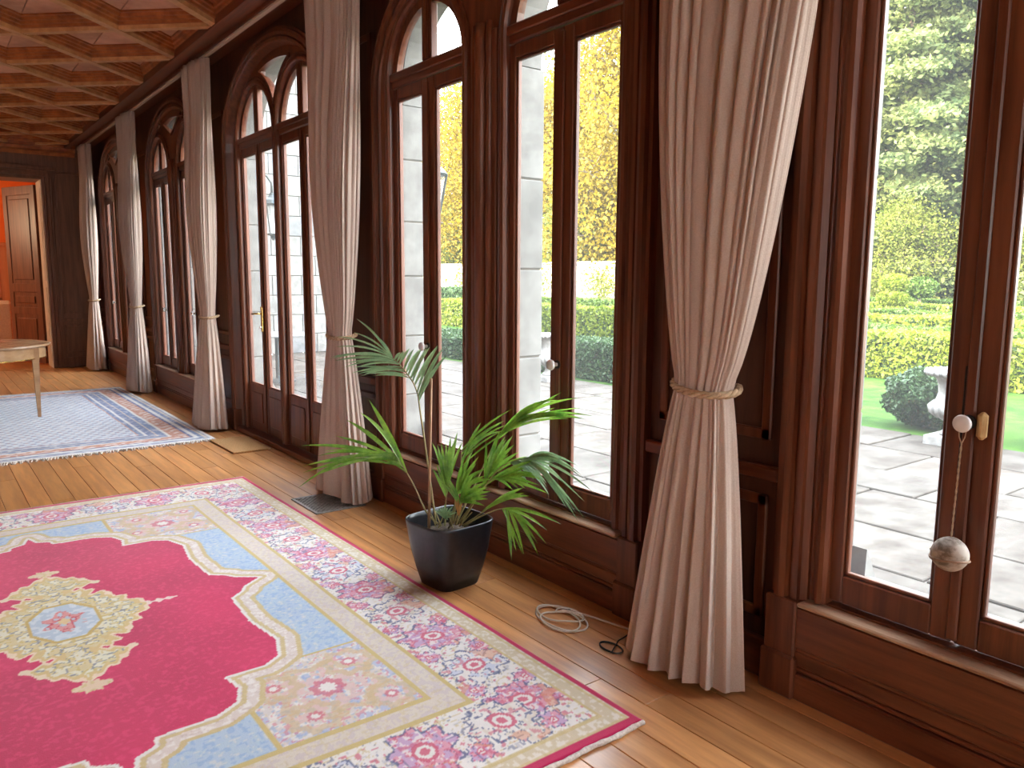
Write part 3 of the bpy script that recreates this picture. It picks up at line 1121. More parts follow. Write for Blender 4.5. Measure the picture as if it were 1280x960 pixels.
def red_carpet(X, Y):
    cx, cy = .40, 3.605
    dx, dy = np.abs(X - cx), np.abs(Y - cy)
    sxn = X - cx; syn = Y - cy
    H, K = 1.40, 1.955
    cream = lin(230, 220, 206); ivory = lin(238, 232, 226); gold = lin(212, 190, 128); red = lin(222, 46, 100)
    navy = lin(84, 96, 140); pink = lin(228, 164, 182); rose = lin(214, 92, 120); blue = lin(186, 204, 224); mauve = lin(208, 172, 204); blue2 = lin(142, 176, 214); orange = lin(226, 160, 120)
    C = np.empty(X.shape + (3,)); C[:] = cream
    n1 = vnoise(X, Y, .020, 1); n2 = vnoise(X, Y, .05, 2); n3 = vnoise(X, Y, .012, 3); n4 = vnoise(X, Y, .25, 4); n5 = vnoise(X, Y, .017, 14)

    def put(mask, col, a=1.0):
        C[mask] = C[mask] * (1 - a) + np.asarray(col) * a
    # scrolling vine network: contour lines of warped noise
    vine = np.abs(n1 - .5); vine2 = np.abs(n2 - .5)
    # ---- main border
    border = (dx > 1.01) | (dy > 1.52)
    put(border, ivory)
    put(border & (vine < .030), gold, .6)
    put(border & (n5 > .80), rose, .75); put(border & (np.abs(n2 - .62) < .02), gold, .6); put(border & (n5 < .13), navy, .6)
    put(border & (n3 < .16), navy, .25)
    # palmettes
    def flower(fx, fy, rx, ry, ang, kind, seed):
        ca, sa = math.cos(ang), math.sin(ang)
        ux = ((X - fx) * ca + (Y - fy) * sa) / rx
        uy = (-(X - fx) * sa + (Y - fy) * ca) / ry
        near = (np.abs(ux) < 1.6) & (np.abs(uy) < 1.6)
        if not near.any(): return
        r = np.hypot(ux, uy); th = np.arctan2(uy, ux)
        edge = 1 + .13 * np.cos(9 * th + seed) + .08 * np.cos(4 * th + seed * 2)
        # a drawn-out tip
        edge = edge + .35 * np.exp(-(th / .35) ** 2)
        ins = near & (r < edge)
        pal = [(pink, mauve), (ivory, lin(214, 216, 228)), (mauve, pink), (ivory, cream)][kind]
        put(ins, pal[0])
        put(ins & (n1 > .52), pal[1])
        put(ins & (n3 > .66), ivory, .8)
        put(ins & (vine < .04), navy if kind in (1, 3) else rose, .8)
        put(ins & (vine2 < .022), navy, .6)
        put(near & (np.abs(r - edge) < .05) & (n3 > .3), navy, .85)
        put(ins & (n5 > .74), rose, .6)
        put(ins & (r < .36), ivory); put(ins & (np.abs(r - .33) < .06), rose, .9); put(ins & (r < .15), rose, .9)
        put(ins & (ux > .55) & (n2 > .5), orange, .6)
    i = 0
    for s in (1, -1):
        yy = -1.62
        while yy < 1.7:
            k = i % 4
            flower(cx + s * 1.165, cy + yy, .125, .105, (0 if s > 0 else math.pi) + (.35 if k % 2 else -.3), k, i * 1.3)
            flower(cx + s * 1.27, cy + yy + .12, .048, .042, .8, 0, i)
            flower(cx + s * 1.06, cy + yy - .15, .045, .04, 2.2, 2, i)
            i += 1
            yy += .295
        xx = -1.0
        while xx < 1.05:
            k = i % 4
            flower(cx + xx, cy + s * 1.68, .13, .11, (s * math.pi / 2) + (.35 if k % 2 else -.3), k, i * 1.7)
            flower(cx + xx + .14, cy + s * 1.78, .048, .042, .8, 0, i)
            i += 1
            xx += .29
    # cream outer stripes, red edge
    out = (dx > 1.305) | (dy > 1.855)
    put(out, lin(218, 202, 172)); put(out & (n3 > .6), ivory, .6)
    put((np.abs(np.maximum(dx - 1.305, dy - 1.855)) < .008), gold, .8)
    put((np.abs(np.maximum(dx - 1.365, dy - 1.915)) < .006), gold, .7)
    put((dx > H - .022) | (dy > K - .032), lin(200, 40, 90))
    # ---- inner guard band
    gd = np.maximum(dx - .905, dy - 1.42)
    gb = (gd > 0) & (dx < 1.01) & (dy < 1.52)
    put(gb, lin(226, 214, 200)); put(gb & (n3 > .55), lin(214, 200, 196)); put(gb & (vine < .05), gold, .35)
    for lv, wv in ((0.0, .011), (.105, .010)):
        ln = np.maximum(dx - .905 - lv, dy - 1.42 - lv)
        put(np.abs(ln) < wv, gold)
    # ---- inside: blue grounds and corner flowers
    ins = gd < -.011
    put(ins, blue); put(ins & (n1 > .5), lin(188, 206, 222)); put(ins & (n3 > .68), blue2, .6); put(ins & (n3 < .2), ivory, .5)
    corner = ins & (dx > .39) & (dy > .88)
    put(corner, lin(222, 212, 208)); put(corner & (n2 > .55), lin(190, 196, 220), .8); put(corner & (n5 > .62), ivory, .8); put(corner & (vine < .05), lin(222, 204, 172), .6); put(corner & (n3 > .74), rose, .5); put(corner & (n3 < .2), blue2, .5)
    for fx, fy, rr in ((.66, 1.15, .17), (.50, 1.05, .08), (.80, 1.02, .085), (.82, 1.32, .07), (.55, 1.30, .08)):
        r = np.hypot(dx - fx, dy - fy) * (1 + .12 * np.cos(8 * np.arctan2(dy - fy, dx - fx)))
        put(corner & (np.abs(r - rr) < .018), lin(216, 190, 146), .7)
        put(corner & (r < rr - .018) & (n1 > .5), lin(228, 196, 190), .8)
        put(corner & (r < rr * .35), rose, .7); put(corner & (r < rr * .18), ivory)
    put(ins & (np.abs(dx - .39) < .008) & (dy > 1.1), gold); put(ins & (np.abs(dy - .88) < .008) & (dx > .6), gold)
    # ---- crimson field with its lobed outline
    q = [(.83, 0), (.73, .07), (.705, .115), (.64, .17), (.625, .45), (.655, .68), (.61, .82), (.54, .865), (.395, .87), (.41, .97), (.375, 1.06), (.29, 1.11), (.10, 1.12), (.09, 1.17), (.03, 1.20), (0, 1.30)]
    q2 = []
    for i in range(len(q) - 1):
        a, b = np.array(q[i]), np.array(q[i + 1])
        for t in np.linspace(0, 1, 3)[:-1]: q2.append(tuple(a + (b - a) * t))
    q2.append(q[-1])
    fld = poly_sdf(dx, dy, [(-.2, 0), (-.2, -.2), (.83, -.2)] + q + [(-.2, 1.30)])
    put(ins & (fld < .085), lin(228, 214, 206)); put(ins & (fld < .085) & (n3 > .6), lin(236, 228, 222)); put(ins & (fld < .08) & (vine < .03), lin(200, 176, 170), .5)
    put(ins & (np.abs(fld - .018) < .009), gold, .85); put(ins & (np.abs(fld - .078) < .010), gold, .85)
    sat = .9 + .2 * (n4 - .5)
    f = fld < 0
    C[f] = red * sat[f][:, None]
    put(f & (n3 > .7), lin(230, 70, 120), .4)
    put(np.abs(fld) < .006, ivory)
    # ---- medallion
    mq = [(.335, 0), (.31, .05), (.265, .10), (.255, .15), (.20, .20), (.215, .245), (.17, .26), (.13, .25), (.155, .30), (.12, .335), (.07, .345), (.12, .375), (.185, .395), (.175, .43), (.14, .45), (.135, .49), (.08, .53), (.03, .57), (.02, .60), (0, .61)]
    md = poly_sdf(dx, dy, [(-.2, 0), (-.2, -.2), (.335, -.2)] + mq + [(-.2, .61)])
    bump_ = .010 * np.sin(np.arctan2(dy, dx * 1.7) * 34)
    md = md + bump_
    m_ = md < 0
    put(m_, lin(222, 206, 158)); put(m_ & (n1 > .52), lin(232, 226, 204)); put(m_ & (vine < .06), lin(112, 122, 146), .75); put(m_ & (n3 > .72), lin(208, 186, 110), .8)
    put((md < .004) & (md > -.028), lin(220, 194, 134)); put(np.abs(md) < .007, lin(238, 216, 190))
    for fx, fy, rr in ((0, .645, .045), (.045, .645, .02)):
        r = np.hypot(dx - fx, dy - fy) * (1 + .15 * np.cos(9 * np.arctan2(dy - fy, dx - fx)))
        put(r < rr, lin(232, 206, 176)); put((r < rr) & (n3 > .6), gold, .7)
    tip = (dx > .32) & (dx < .45) & (dy < .014 + .010 * np.sin(dx * 140)) & (dy < .05 * (.46 - dx) / .13)
    put(tip, lin(240, 214, 206))
    # central octagon
    oc = np.maximum(np.maximum(dx / .118, dy / .185), (dx / .118 + dy / .185) * .70)
    put(oc < 1.12, lin(206, 178, 104)); put(oc < 1.0, lin(190, 204, 218)); put((oc < 1.0) & (n1 > .55), lin(214, 222, 230))
    r = np.hypot(dx / .07, dy / .10) * (1 + .2 * np.cos(6 * np.arctan2(dy, dx)))
    put((r < 1.0) & (n1 > .40), lin(222, 150, 150)); put((r < 1.0) & (vine < .05), lin(206, 80, 100)); put(r < .3, lin(226, 200, 150))
    C *= (.96 + .08 * n3)[..., None]
    return C


rug = empty('carpet', (.40, 3.605, 0), 'large crimson medallion carpet with pale floral border beside the potted palm', 'carpet')
link('pile', carpet_mesh('carpet', -1.0, 1.80, 1.65, 5.56, .0062, red_carpet), M['carpet_knots'], rug, smooth=True)
mb = MB()
pts = [(-1.0 + 2.80 * i / 120, 1.640 + .003 * math.sin(i * .7), .007) for i in range(121)]
mb.tube(pts, [.0085 + .0012 * math.sin(i * 2.2) for i in range(121)], 8)
mb.build('fringe', M['fringe'], rug, smooth=True)
mb = MB()
pts = [(-1.0 + 2.80 * i / 120, 5.566 + .003 * math.sin(i * .7), .006) for i in range(121)]
mb.tube(pts, .0065, 6)
mb.build('fringe', M['fringe'], rug, smooth=True)


def blue_carpet(X, Y):
    x0, x1, y0, y1 = -1.35, 2.05, 7.05, 11.05
    e = np.minimum(np.minimum(X - x0, x1 - X), np.minimum(Y - y0, y1 - Y))
    n3 = vnoise(X, Y, .03, 31); n1 = vnoise(X, Y, .5, 32)
    field = lin(206, 210, 218); slate = lin(120, 136, 172); terr = lin(198, 140, 116); ivory = lin(226, 222, 216); navy = lin(88, 104, 152); cream = lin(214, 196, 172)
    C = np.empty(X.shape + (3,)); C[:] = field
    # rows of small drop motifs
    row = np.floor((Y + X * .0) / .075)
    u = (X / .085 + .5 * (row % 2)) % 1 - .5; v = (Y / .075) % 1 - .5
    drop = (np.hypot(u * 1.15, (v - .12 * np.abs(u)) * 1.3) < .34)
    C[drop] = slate * .9 + .1 * ivory
    C[drop & (np.hypot(u, v) < .12)] = terr
    C[(n3 > .72)] = C[(n3 > .72)] * .6 + ivory * .4

    def band(a, b, col, al=1.0):
        m = (e >= a) & (e < b)
        C[m] = C[m] * (1 - al) + col * al
    s = (np.floor((X + Y) / .05) % 2) > 0
    band(.0, .03, ivory); band(.03, .11, slate); band(.05, .07, cream); band(.11, .14, ivory); band(.14, .17, navy); band(.17, .29, terr)
    m = (e > .185) & (e < .275) & ((np.floor((X - Y) / .06) % 2) > 0) & (n3 > .35)
    C[m] = ivory * .5 + terr * .5
    band(.29, .32, ivory); band(.32, .38, slate); band(.38, .40, cream); band(.40, .46, navy, .8); band(.46, .48, ivory); band(.48, .52, slate); band(.52, .535, terr)
    m = (e > .03) & (e < .53) & (n3 > .66)
    C[m] = C[m] * .6 + ivory * .4
    return C * (.93 + .14 * n3)[..., None]


rug2 = empty('carpet', (.35, 9.05, 0), 'pale blue and white carpet with terracotta stripes under the round table', 'carpet')
link('pile', carpet_mesh('carpet', -1.35, 2.05, 7.05, 11.05, .0125, blue_carpet), M['carpet_knots'], rug2, smooth=True)
fr = MB()
for i in range(170):
    xx = -1.35 + 3.4 * (i + .5) / 170
    for yy, d in ((7.05, -1), (11.05, 1)):
        a = (xx + random.uniform(-.01, .01))
        fr.tube([(xx, yy, .008), (a, yy + d * .03, .006), (a + random.uniform(-.01, .01), yy + d * .065, .004)], [.006, .007, .005], 4)
fo = fr.build('fringe', M['fringe'], rug2)
fo['kind'] = 'stuff'

# ------------------------------------------------------------------ potted palm
PC = Vector((1.95, 3.05, 0))
plant = empty('potted_palm', PC, 'potted palm with bright green fronds in a black tapered square pot', 'potted plant')


def sq_ring(half, z, rot, k=4.5, n=40, bulge=0.0):
    out = []
    for i in range(n):
        a = 2 * math.pi * i / n
        c, s = math.cos(a), math.sin(a)
        r = half / (abs(c) ** k + abs(s) ** k) ** (1 / k)
        out.append((PC.x + r * math.cos(a + rot), PC.y + r * math.sin(a + rot), z))
    return out


ROT = math.radians(6)
prof = [(.104, .003), (.112, .0), (.134, .08), (.154, .17), (.166, .255), (.172, .30), (.174, .312), (.170, .316), (.164, .312), (.160, .29), (.150, .22)]
rings = [sq_ring(h, z, ROT) for h, z in prof]
mb = MB()
n = 40
mb.add([p for r in rings for p in r], [(i * n + k, i * n + (k + 1) % n, (i + 1) * n + (k + 1) % n, (i + 1) * n + k) for i in range(len(rings) - 1) for k in range(n)] + [tuple(range(n))[::-1]])
mb.build('pot', M['pot'], plant, smooth=True)
ring = sq_ring(.151, .235, ROT)
mb = MB()
mb.add(ring + [(PC.x, PC.y, .262)], [(i, (i + 1) % n, n) for i in range(n)])
mb.build('soil', M['soil'], plant)

D0 = (PC - Vector((0, 0, CAM_H))).dot(fw)


def leaflet(base, tip, width, droop, mat, parent, side=None):
    base, tip = Vector(base), Vector(tip)
    L_ = (tip - base).length
    d = (tip - base).normalized()
    view = (Vector((0, 0, CAM_H)) - base).normalized()
    sd = d.cross(view)
    sd = sd.normalized() if sd.length > .05 else d.orthogonal().normalized()
    tw = random.uniform(-.5, .5)
    nrm = sd.cross(d).normalized()
    sd = (sd * math.cos(tw) + nrm * math.sin(tw)).normalized()
    nrm = sd.cross(d).normalized()
    ns = 8
    vs, fs = [], []
    for i in range(ns + 1):
        t = i / ns
        p = base + (tip - base) * t + Vector((0, 0, 1)) * droop * L_ * (4 * t * (1 - t)) * (1 - .25 * t)
        wdt = .86 * width * (math.sin(math.pi * min(1, t * .90 + .10)) ** .8) * (1 if t < .999 else 0)
        if i == ns: wdt = .0006
        vs += [p - sd * wdt * .5 + nrm * wdt * .22, p, p + sd * wdt * .5 + nrm * wdt * .22]
    for i in range(ns):
        for k in range(2):
            fs.append((i * 3 + k, i * 3 + k + 1, (i + 1) * 3 + k + 1, (i + 1) * 3 + k))
    mb = MB()
    mb.add(vs, fs)
    me = bpy.data.meshes.new('leaflet')
    me.from_pydata(mb.v, [], mb.f)
    me.update()
    return link('leaflet', me, mat, parent, smooth=True)


def P(x, y, dd=0.0):
    q = px(x, y, D0 + dd)
    if q.x > 2.25:                      # keep every leaf on the room side of the window frame
        q = Vector((0, 0, CAM_H)) + (q - Vector((0, 0, CAM_H))) * (2.25 / q.x)
    return q


def frond(path, leaves, mat, r0=.0055, r1=.0022):
    """path: (px, py, depth offset) from the soil to the leaf tip; leaves: (t along the last part, tip px, tip py, depth, width)"""
    pts = [P(*p) for p in path]
    pts[0] = Vector((pts[0].x, pts[0].y, max(pts[0].z, .22)))
    # smooth the path
    sm = []
    for i in range(len(pts) - 1):
        p0 = pts[max(i - 1, 0)]; p1 = pts[i]; p2 = pts[i + 1]; p3 = pts[min(i + 2, len(pts) - 1)]
        for k in range(6):
            t = k / 6
            sm.append(.5 * ((2 * p1) + (p2 - p0) * t + (2 * p0 - 5 * p1 + 4 * p2 - p3) * t * t + (3 * p1 - p0 - 3 * p2 + p3) * t ** 3))
    sm.append(pts[-1])
    mb = MB()
    mb.tube(sm, [r0 + (r1 - r0) * i / (len(sm) - 1) for i in range(len(sm))], 6)
    fo = mb.build('frond', M['stem'], plant, smooth=True)
    nS = len(sm) - 1
    full = []
    for k, lf in enumerate(leaves):
        full.append(lf)
        if k + 1 < len(leaves):
            nx_ = leaves[k + 1]
            if math.dist(lf[1:3], nx_[1:3]) < 75:
                bp = P(*path[-1])
                f_ = random.uniform(.82, .97)
                mx_, my_ = (lf[1] + nx_[1]) / 2, (lf[2] + nx_[2]) / 2
                mx_ = path[-1][0] + (mx_ - path[-1][0]) * f_
                my_ = path[-1][1] + (my_ - path[-1][1]) * f_
                full.append(((lf[0] + nx_[0]) / 2, mx_, my_, (lf[3] + nx_[3]) / 2 - .015, (lf[4] + nx_[4]) / 2 * .85))
    for t, tx, ty, dd, wd in full:
        k_ = full.index((t, tx, ty, dd, wd))
        tt = t - .22 * (len(path) > 2) * abs((k_ / max(1, len(full) - 1)) - .5) * 2 * (.5 if len(path) > 4 else 1)
        i = min(nS, max(0, int(round(tt * nS))))
        b = sm[i]
        tip = P(tx, ty, dd)
        tip = b + (tip - b) * 1.06
        if tip.x > 2.26: tip.x = 2.26
        leaflet(b, tip, wd, random.uniform(.05, .14), mat, fo)
    return fo


g, gp = M['palm'], M['palm_lit']
# tall frond leaning left, its backlight put into the pale leaf colour
frond([(545, 655, 0), (534, 575, .02), (526, 520, .03), (520, 486, .03), (505, 462, .04), (489, 446, .05)],
      [(.62, 557, 447, .02, .022), (.64, 552, 438, .02, .022), (.70, 546, 434, .03, .022), (.76, 536, 436, .03, .022), (.82, 525, 438, .04, .022), (.90, 511, 437, .05, .02), (.97, 500, 441, .05, .016),
       (1, 448, 401, .06, .013), (1, 424, 422, .05, .012), (.98, 418, 446, .0, .016), (.97, 422, 451, .0, .016), (.94, 434, 459, -.02, .015), (.90, 443, 466, -.03, .015), (.86, 454, 470, -.03, .015), (.80, 468, 470, -.03, .014), (.97, 417, 449, .03, .014)], gp)
# low frond reaching left
frond([(548, 655, 0), (533, 640, .0), (516, 604, .0), (494, 567, -.02)],
      [(1, 464, 505, -.02, .030), (1, 437, 528, -.03, .026), (.98, 384, 558, -.05, .022), (.98, 380, 607, -.10, .020), (.97, 386, 590, -.08, .020), (.97, 402, 571, -.03, .018), (.99, 412, 560, -.0, .016)], g)
# frond rising to the right, over the window post
frond([(565, 652, 0), (574, 610, .02), (577, 563, .04)],
      [(1, 600, 531, .06, .020), (1, 622, 541, .08, .020), (.97, 637, 514, .08, .014), (.98, 632, 533, .10, .012), (.96, 640, 537, .06, .010)], g)
frond([(570, 655, .02), (596, 600, .05), (615, 560, .08), (628, 538, .09)],
      [(1, 697, 494, .14, .016), (1, 690, 500, .12, .020), (1, 716, 500, .15, .018), (.98, 733, 521, .16, .020), (.97, 724, 525, .14, .020), (.96, 700, 522, .10, .016), (.97, 690, 512, .1, .02)], g)
# mid right
frond([(572, 655, 0), (590, 630, .0), (612, 593, .0)],
      [(1, 639, 548, .02, .032), (1, 624, 542, .04, .026), (.98, 641, 558, .0, .026), (.98, 656, 572, .02, .024), (.95, 608, 556, .05, .018), (.96, 668, 576, .04, .022)], g)
# big drooping frond on the right
frond([(576, 655, .0), (598, 620, -.02), (622, 588, -.03), (642, 576, -.04), (664, 574, -.05)],
      [(.98, 719, 648, -.08, .018), (1, 726, 643, -.06, .016), (1, 738, 614, -.04, .014), (.98, 717, 581, -.02, .018), (.95, 700, 572, .0, .018), (.93, 722, 592, -.03, .014), (.96, 706, 632, -.08, .018), (.92, 698, 612, -.08, .020), (.88, 681, 602, -.08, .020), (.84, 684, 616, -.09, .018), (.80, 672, 600, -.09, .022), (.78, 660, 606, -.08, .02), (.9, 690, 578, .0, .016)], gp)
frond([(576, 655, -.01), (592, 628, -.03), (612, 602, -.05), (632, 596, -.06)],
      [(1, 682, 616, -.10, .020), (1, 676, 600, -.08, .020), (.96, 672, 594, -.07, .018), (.94, 655, 610, -.09, .018), (.9, 640, 612, -.08, .018), (.9, 662, 584, -.04, .02)], g)
# lower right pair
frond([(578, 657, -.02), (592, 648, -.04), (610, 635, -.06)],
      [(1, 658, 621, -.08, .024), (1, 652, 611, -.06, .024), (.97, 640, 620, -.08, .016)], g)
frond([(580, 658, -.03), (600, 646, -.06), (622, 637, -.09), (637, 636, -.10)],
      [(1, 697, 654, -.12, .020), (1, 680, 677, -.14, .020), (1, 671, 691, -.15, .022), (.98, 639, 697, -.15, .022), (.98, 652, 690, -.15, .015)], g)
# upright tuft
frond([(556, 655, 0), (557, 630, -.02), (559, 610, -.03)],
      [(1, 571, 545, -.02, .022), (.98, 563, 550, -.02, .020), (.98, 552, 557, -.02, .020), (.96, 541, 556, -.01, .018), (.97, 577, 556, .0, .018), (.95, 548, 571, -.03, .02), (.9, 542, 588, -.04, .018)], g)
frond([(562, 655, .02), (568, 632, 0), (572, 612, -.01)],
      [(1, 578, 580, -.03, .022), (.98, 597, 573, -.02, .020), (.98, 612, 600, -.04, .022), (.97, 604, 588, -.02, .022), (.95, 590, 566, .0, .02), (.94, 582, 590, -.05, .02), (.97, 606, 612, -.05, .02), (1, 586, 570, -.01, .018)], g)
frond([(566, 655, -.02), (572, 640, -.05), (576, 624, -.07)],
      [(1, 606, 604, -.09, .022), (1, 612, 615, -.10, .022), (.98, 608, 624, -.10, .020), (.97, 596, 597, -.08, .022), (.97, 586, 592, -.08, .02), (.96, 604, 632, -.1, .018), (.95, 560, 598, -.08, .018), (.95, 552, 604, -.07, .016)], g)
# small tuft at soil, dead leaf, dry sticks
frond([(556, 657, -.04), (556, 648, -.05)],
      [(1, 543, 638, -.06, .012), (1, 549, 634, -.06, .012), (1, 556, 631, -.06, .012), (1, 565, 634, -.06, .012), (1, 571, 641, -.06, .012), (1, 560, 650, -.08, .012)], gp)
frond([(570, 656, -.05), (573, 645, -.06)], [(1, 577, 626, -.06, .018), (1, 568, 622, -.05, .012)], M['palm_dry'])
for a, b in (((548, 660, -.03), (556, 640, -.02)), ((560, 660, -.04), (572, 648, -.05)), ((552, 658, 0), (541, 632, .02)), ((566, 660, -.06), (560, 640, -.06)), ((574, 658, -.04), (590, 640, -.04)), ((545, 658, -.02), (538, 640, -.04))):
    MB().tube([P(*a), P(*b)], [.004, .0025], 5).build('dry_stalk', M['stem'], plant)
base_c = P(536, 660, -.05)
MB().tube([Vector((base_c.x, base_c.y, .22)), P(537, 600, -.045), P(539, 473, -.03)], [.0075, .007, .0065], 8).build('cane', M['cane'], plant, smooth=True)

# ------------------------------------------------------------------ small things on the floor
# coiled white cable
pts = []
cc = Vector((2.085, 2.40, 0))
for i in range(150):
    t = i / 149
    a = t * 2 * math.pi * 3.2 + .4
    r = .105 - .035 * t + .022 * math.sin(a * 1.37 + 1)
    pts.append((cc.x + r * .85 * math.cos(a) + .03 * t, cc.y + r * 1.25 * math.sin(a) + .02 * math.sin(a * .5), .0048 + .010 * t + .003 * math.sin(a * 2.3)))
p_end = pts[-1]
pts += [(2.16, 2.44, .014), (2.20, 2.36, .012), (2.235, 2.24, .009), (2.26, 2.14, .007), (2.285, 2.04, .0055)]
cab = empty('coiled_cable', (2.1, 2.38, 0), 'coil of off-white cable lying on the floorboards in front of the low panel', 'cable')
MB().tube(pts, .0042, 8).build('cord', M['cable'], cab, smooth=True)
e0 = Vector(pts[0])
MB().tube([e0 + Vector((0, -.002, .001)), e0 + Vector((-.006, -.03, .002))], [.0065, .006], 8).build('plug', M['iron'], cab)
pts = []
for i in range(60):
    a = i / 59 * 2 * math.pi * 1.6
    pts.append((2.085 + .032 * math.cos(a), 2.085 + .055 * math.sin(a), .004 + .005 * i / 59))
pts += [(2.15, 2.11, .006), (2.24, 2.13, .004)]
bc = empty('black_cable', (2.13, 2.03, 0), 'thin black cable loop peeping from under the wide curtain', 'cable')
MB().tube(pts, .0028, 6).build('cord', M['iron'], bc, smooth=True)

# doormat
dm = MB()
dm.cbox((1.985, 6.36, 0.0), (2.30, 6.99, .017), .004)
tag(dm.build('doormat', M['coir']), 'brown coir doormat in front of the arched garden door', 'doormat')

# floor grille
gr = empty('floor_grille', (2.03, 4.62, 0), 'dark iron lattice grille let into the floor under the curtain', 'grille')
mb = MB()
gx0, gx1, gy0, gy1 = 1.865, 2.20, 4.42, 4.83
mb.cbox((gx0, gy0, .0), (gx0 + .022, gy1, .007), .002); mb.cbox((gx1 - .022, gy0, 0), (gx1, gy1, .007), .002)
mb.cbox((gx0, gy0, 0), (gx1, gy0 + .022, .007), .002); mb.cbox((gx0, gy1 - .022, 0), (gx1, gy1, .007), .002)
M['grille_frame'] = mat_noise('worn_grille_frame', (.20, .18, .16, 1), (.34, .31, .28, 1), (40, 40, 40), .6)
mb.build('frame', M['grille_frame'], gr)
MB().box((gx0 + .01, gy0 + .01, .0005), (gx1 - .01, gy1 - .01, .0015)).build('shaft_dark_plate', M['gap'], gr)  # flat near-black plate, the darkness of the shaft put into colour
bars = MB()
bx0, bx1, by0, by1 = gx0 + .02, gx1 - .02, gy0 + .02, gy1 - .02
for sgn in (1, -1):
    for k in range(-20, 30):
        c0 = by0 + k * .034
        seg = []
        # line y = c0 + sgn*(x-bx0)
        xs_ = [bx0, bx1] + [bx0 + sgn * (yl - c0) for yl in (by0, by1)]
        good = sorted(xx for xx in xs_ if bx0 - 1e-6 <= xx <= bx1 + 1e-6 and by0 - 1e-6 <= c0 + sgn * (xx - bx0) <= by1 + 1e-6)
        if len(good) < 2 or good[-1] - good[0] < .02: continue
        a, b = Vector((good[0], c0 + sgn * (good[0] - bx0))), Vector((good[-1], c0 + sgn * (good[-1] - bx0)))
        t = (b - a).normalized(); nn = Vector((-t.y, t.x)) * .0035
        q = [a - nn, b - nn, b + nn, a + nn]
        bars.add([(p.x, p.y, .002) for p in q] + [(p.x, p.y, .006) for p in q], [(3, 2, 1, 0), (4, 5, 6, 7), (0, 1, 5, 4), (1, 2, 6, 5), (2, 3, 7, 6), (3, 0, 4, 7)])
bars.build('lattice', M['grille_frame'], gr)

# hanging painted ball on the knob of the near window
KY, KZ = CY['A'] + .585, 1.045
KX = GX - .034 - .030
ball = empty('hanging_ball', (KX - .015, KY, .66), 'speckled grey-brown ball on a string hanging from the white window knob', 'ornament')
bcx = Vector((GX - .034 - .058, KY - .004, .665))
mb = MB()
vs, fs = [], []
nu, nv = 32, 20
for i in range(nv + 1):
    th = math.pi * i / nv
    for j in range(nu):
        a = 2 * math.pi * j / nu
        r = .050 * (1 + .012 * math.sin(3 * a + 1) * math.sin(th) + .01 * math.cos(4 * th))
        vs.append((bcx.x + r * math.sin(th) * math.cos(a), bcx.y + 1.0 * r * math.sin(th) * math.sin(a), bcx.z + 1.0 * r * math.cos(th)))
for i in range(nv):
    for j in range(nu):
        fs.append((i * nu + j, i * nu + (j + 1) % nu, (i + 1) * nu + (j + 1) % nu, (i + 1) * nu + j))
mb.add(vs, fs)
bo = mb.build('ball', M['coconut'], ball, smooth=True)
M['ball_band'] = mat_noise('brown_band', (.22, .13, .08, 1), (.36, .24, .16, 1), (30, 30, 30), .8)
mb = MB()
ring = [(bcx.x + .0505 * math.cos(a), bcx.y + .0505 * math.sin(a), bcx.z - .010 + .004 * math.sin(2 * a)) for a in [2 * math.pi * i / 40 for i in range(41)]]
mb.tube(ring, .0035, 6, False)
mb.build('band', M['ball_band'], bo)
MB().lathe([(.002, -.012), (.006, -.006), (.007, 0)], (bcx.x, bcx.y + .050, bcx.z + .004), 10).build('nub', M['string'], bo)
top = Vector((bcx.x, bcx.y, bcx.z + .049))
kn = Vector((KX - .002, KY, KZ - .024))
mb = MB()
yj = Vector((kn.x - .002, kn.y, kn.z - .035))
for s in range(2):
    q = []
    for i in range(60):
        t = i / 59
        p = top.lerp(yj, t)
        a = t * 42 + s * math.pi
        q.append(p + Vector((math.cos(a), math.sin(a), 0)) * .0014)
    mb.tube(q, .0017, 5)
for s in (-1, 1):
    mb.tube([yj, yj + Vector((0, s * .008, .02)), Vector((kn.x, kn.y + s * .011, KZ - .006)), Vector((kn.x + .002, kn.y + s * .004, KZ + .011))], .0017, 5)
mb.build('string', M['string'], ball)
M['wood_chip'] = mat_noise('pale_wood', (.42, .27, .11, 1), (.62, .43, .20, 1), (50, 50, 14), .8)
mb = MB()
mb.cbox((GX - .052, KY - .052, KZ - .045), (GX - .0225, KY - .026, KZ + .035), .010)
tag(mb.build('wedge', M['wood_chip']), 'small pale wooden wedge jammed behind the knob holding the ball', 'wedge')

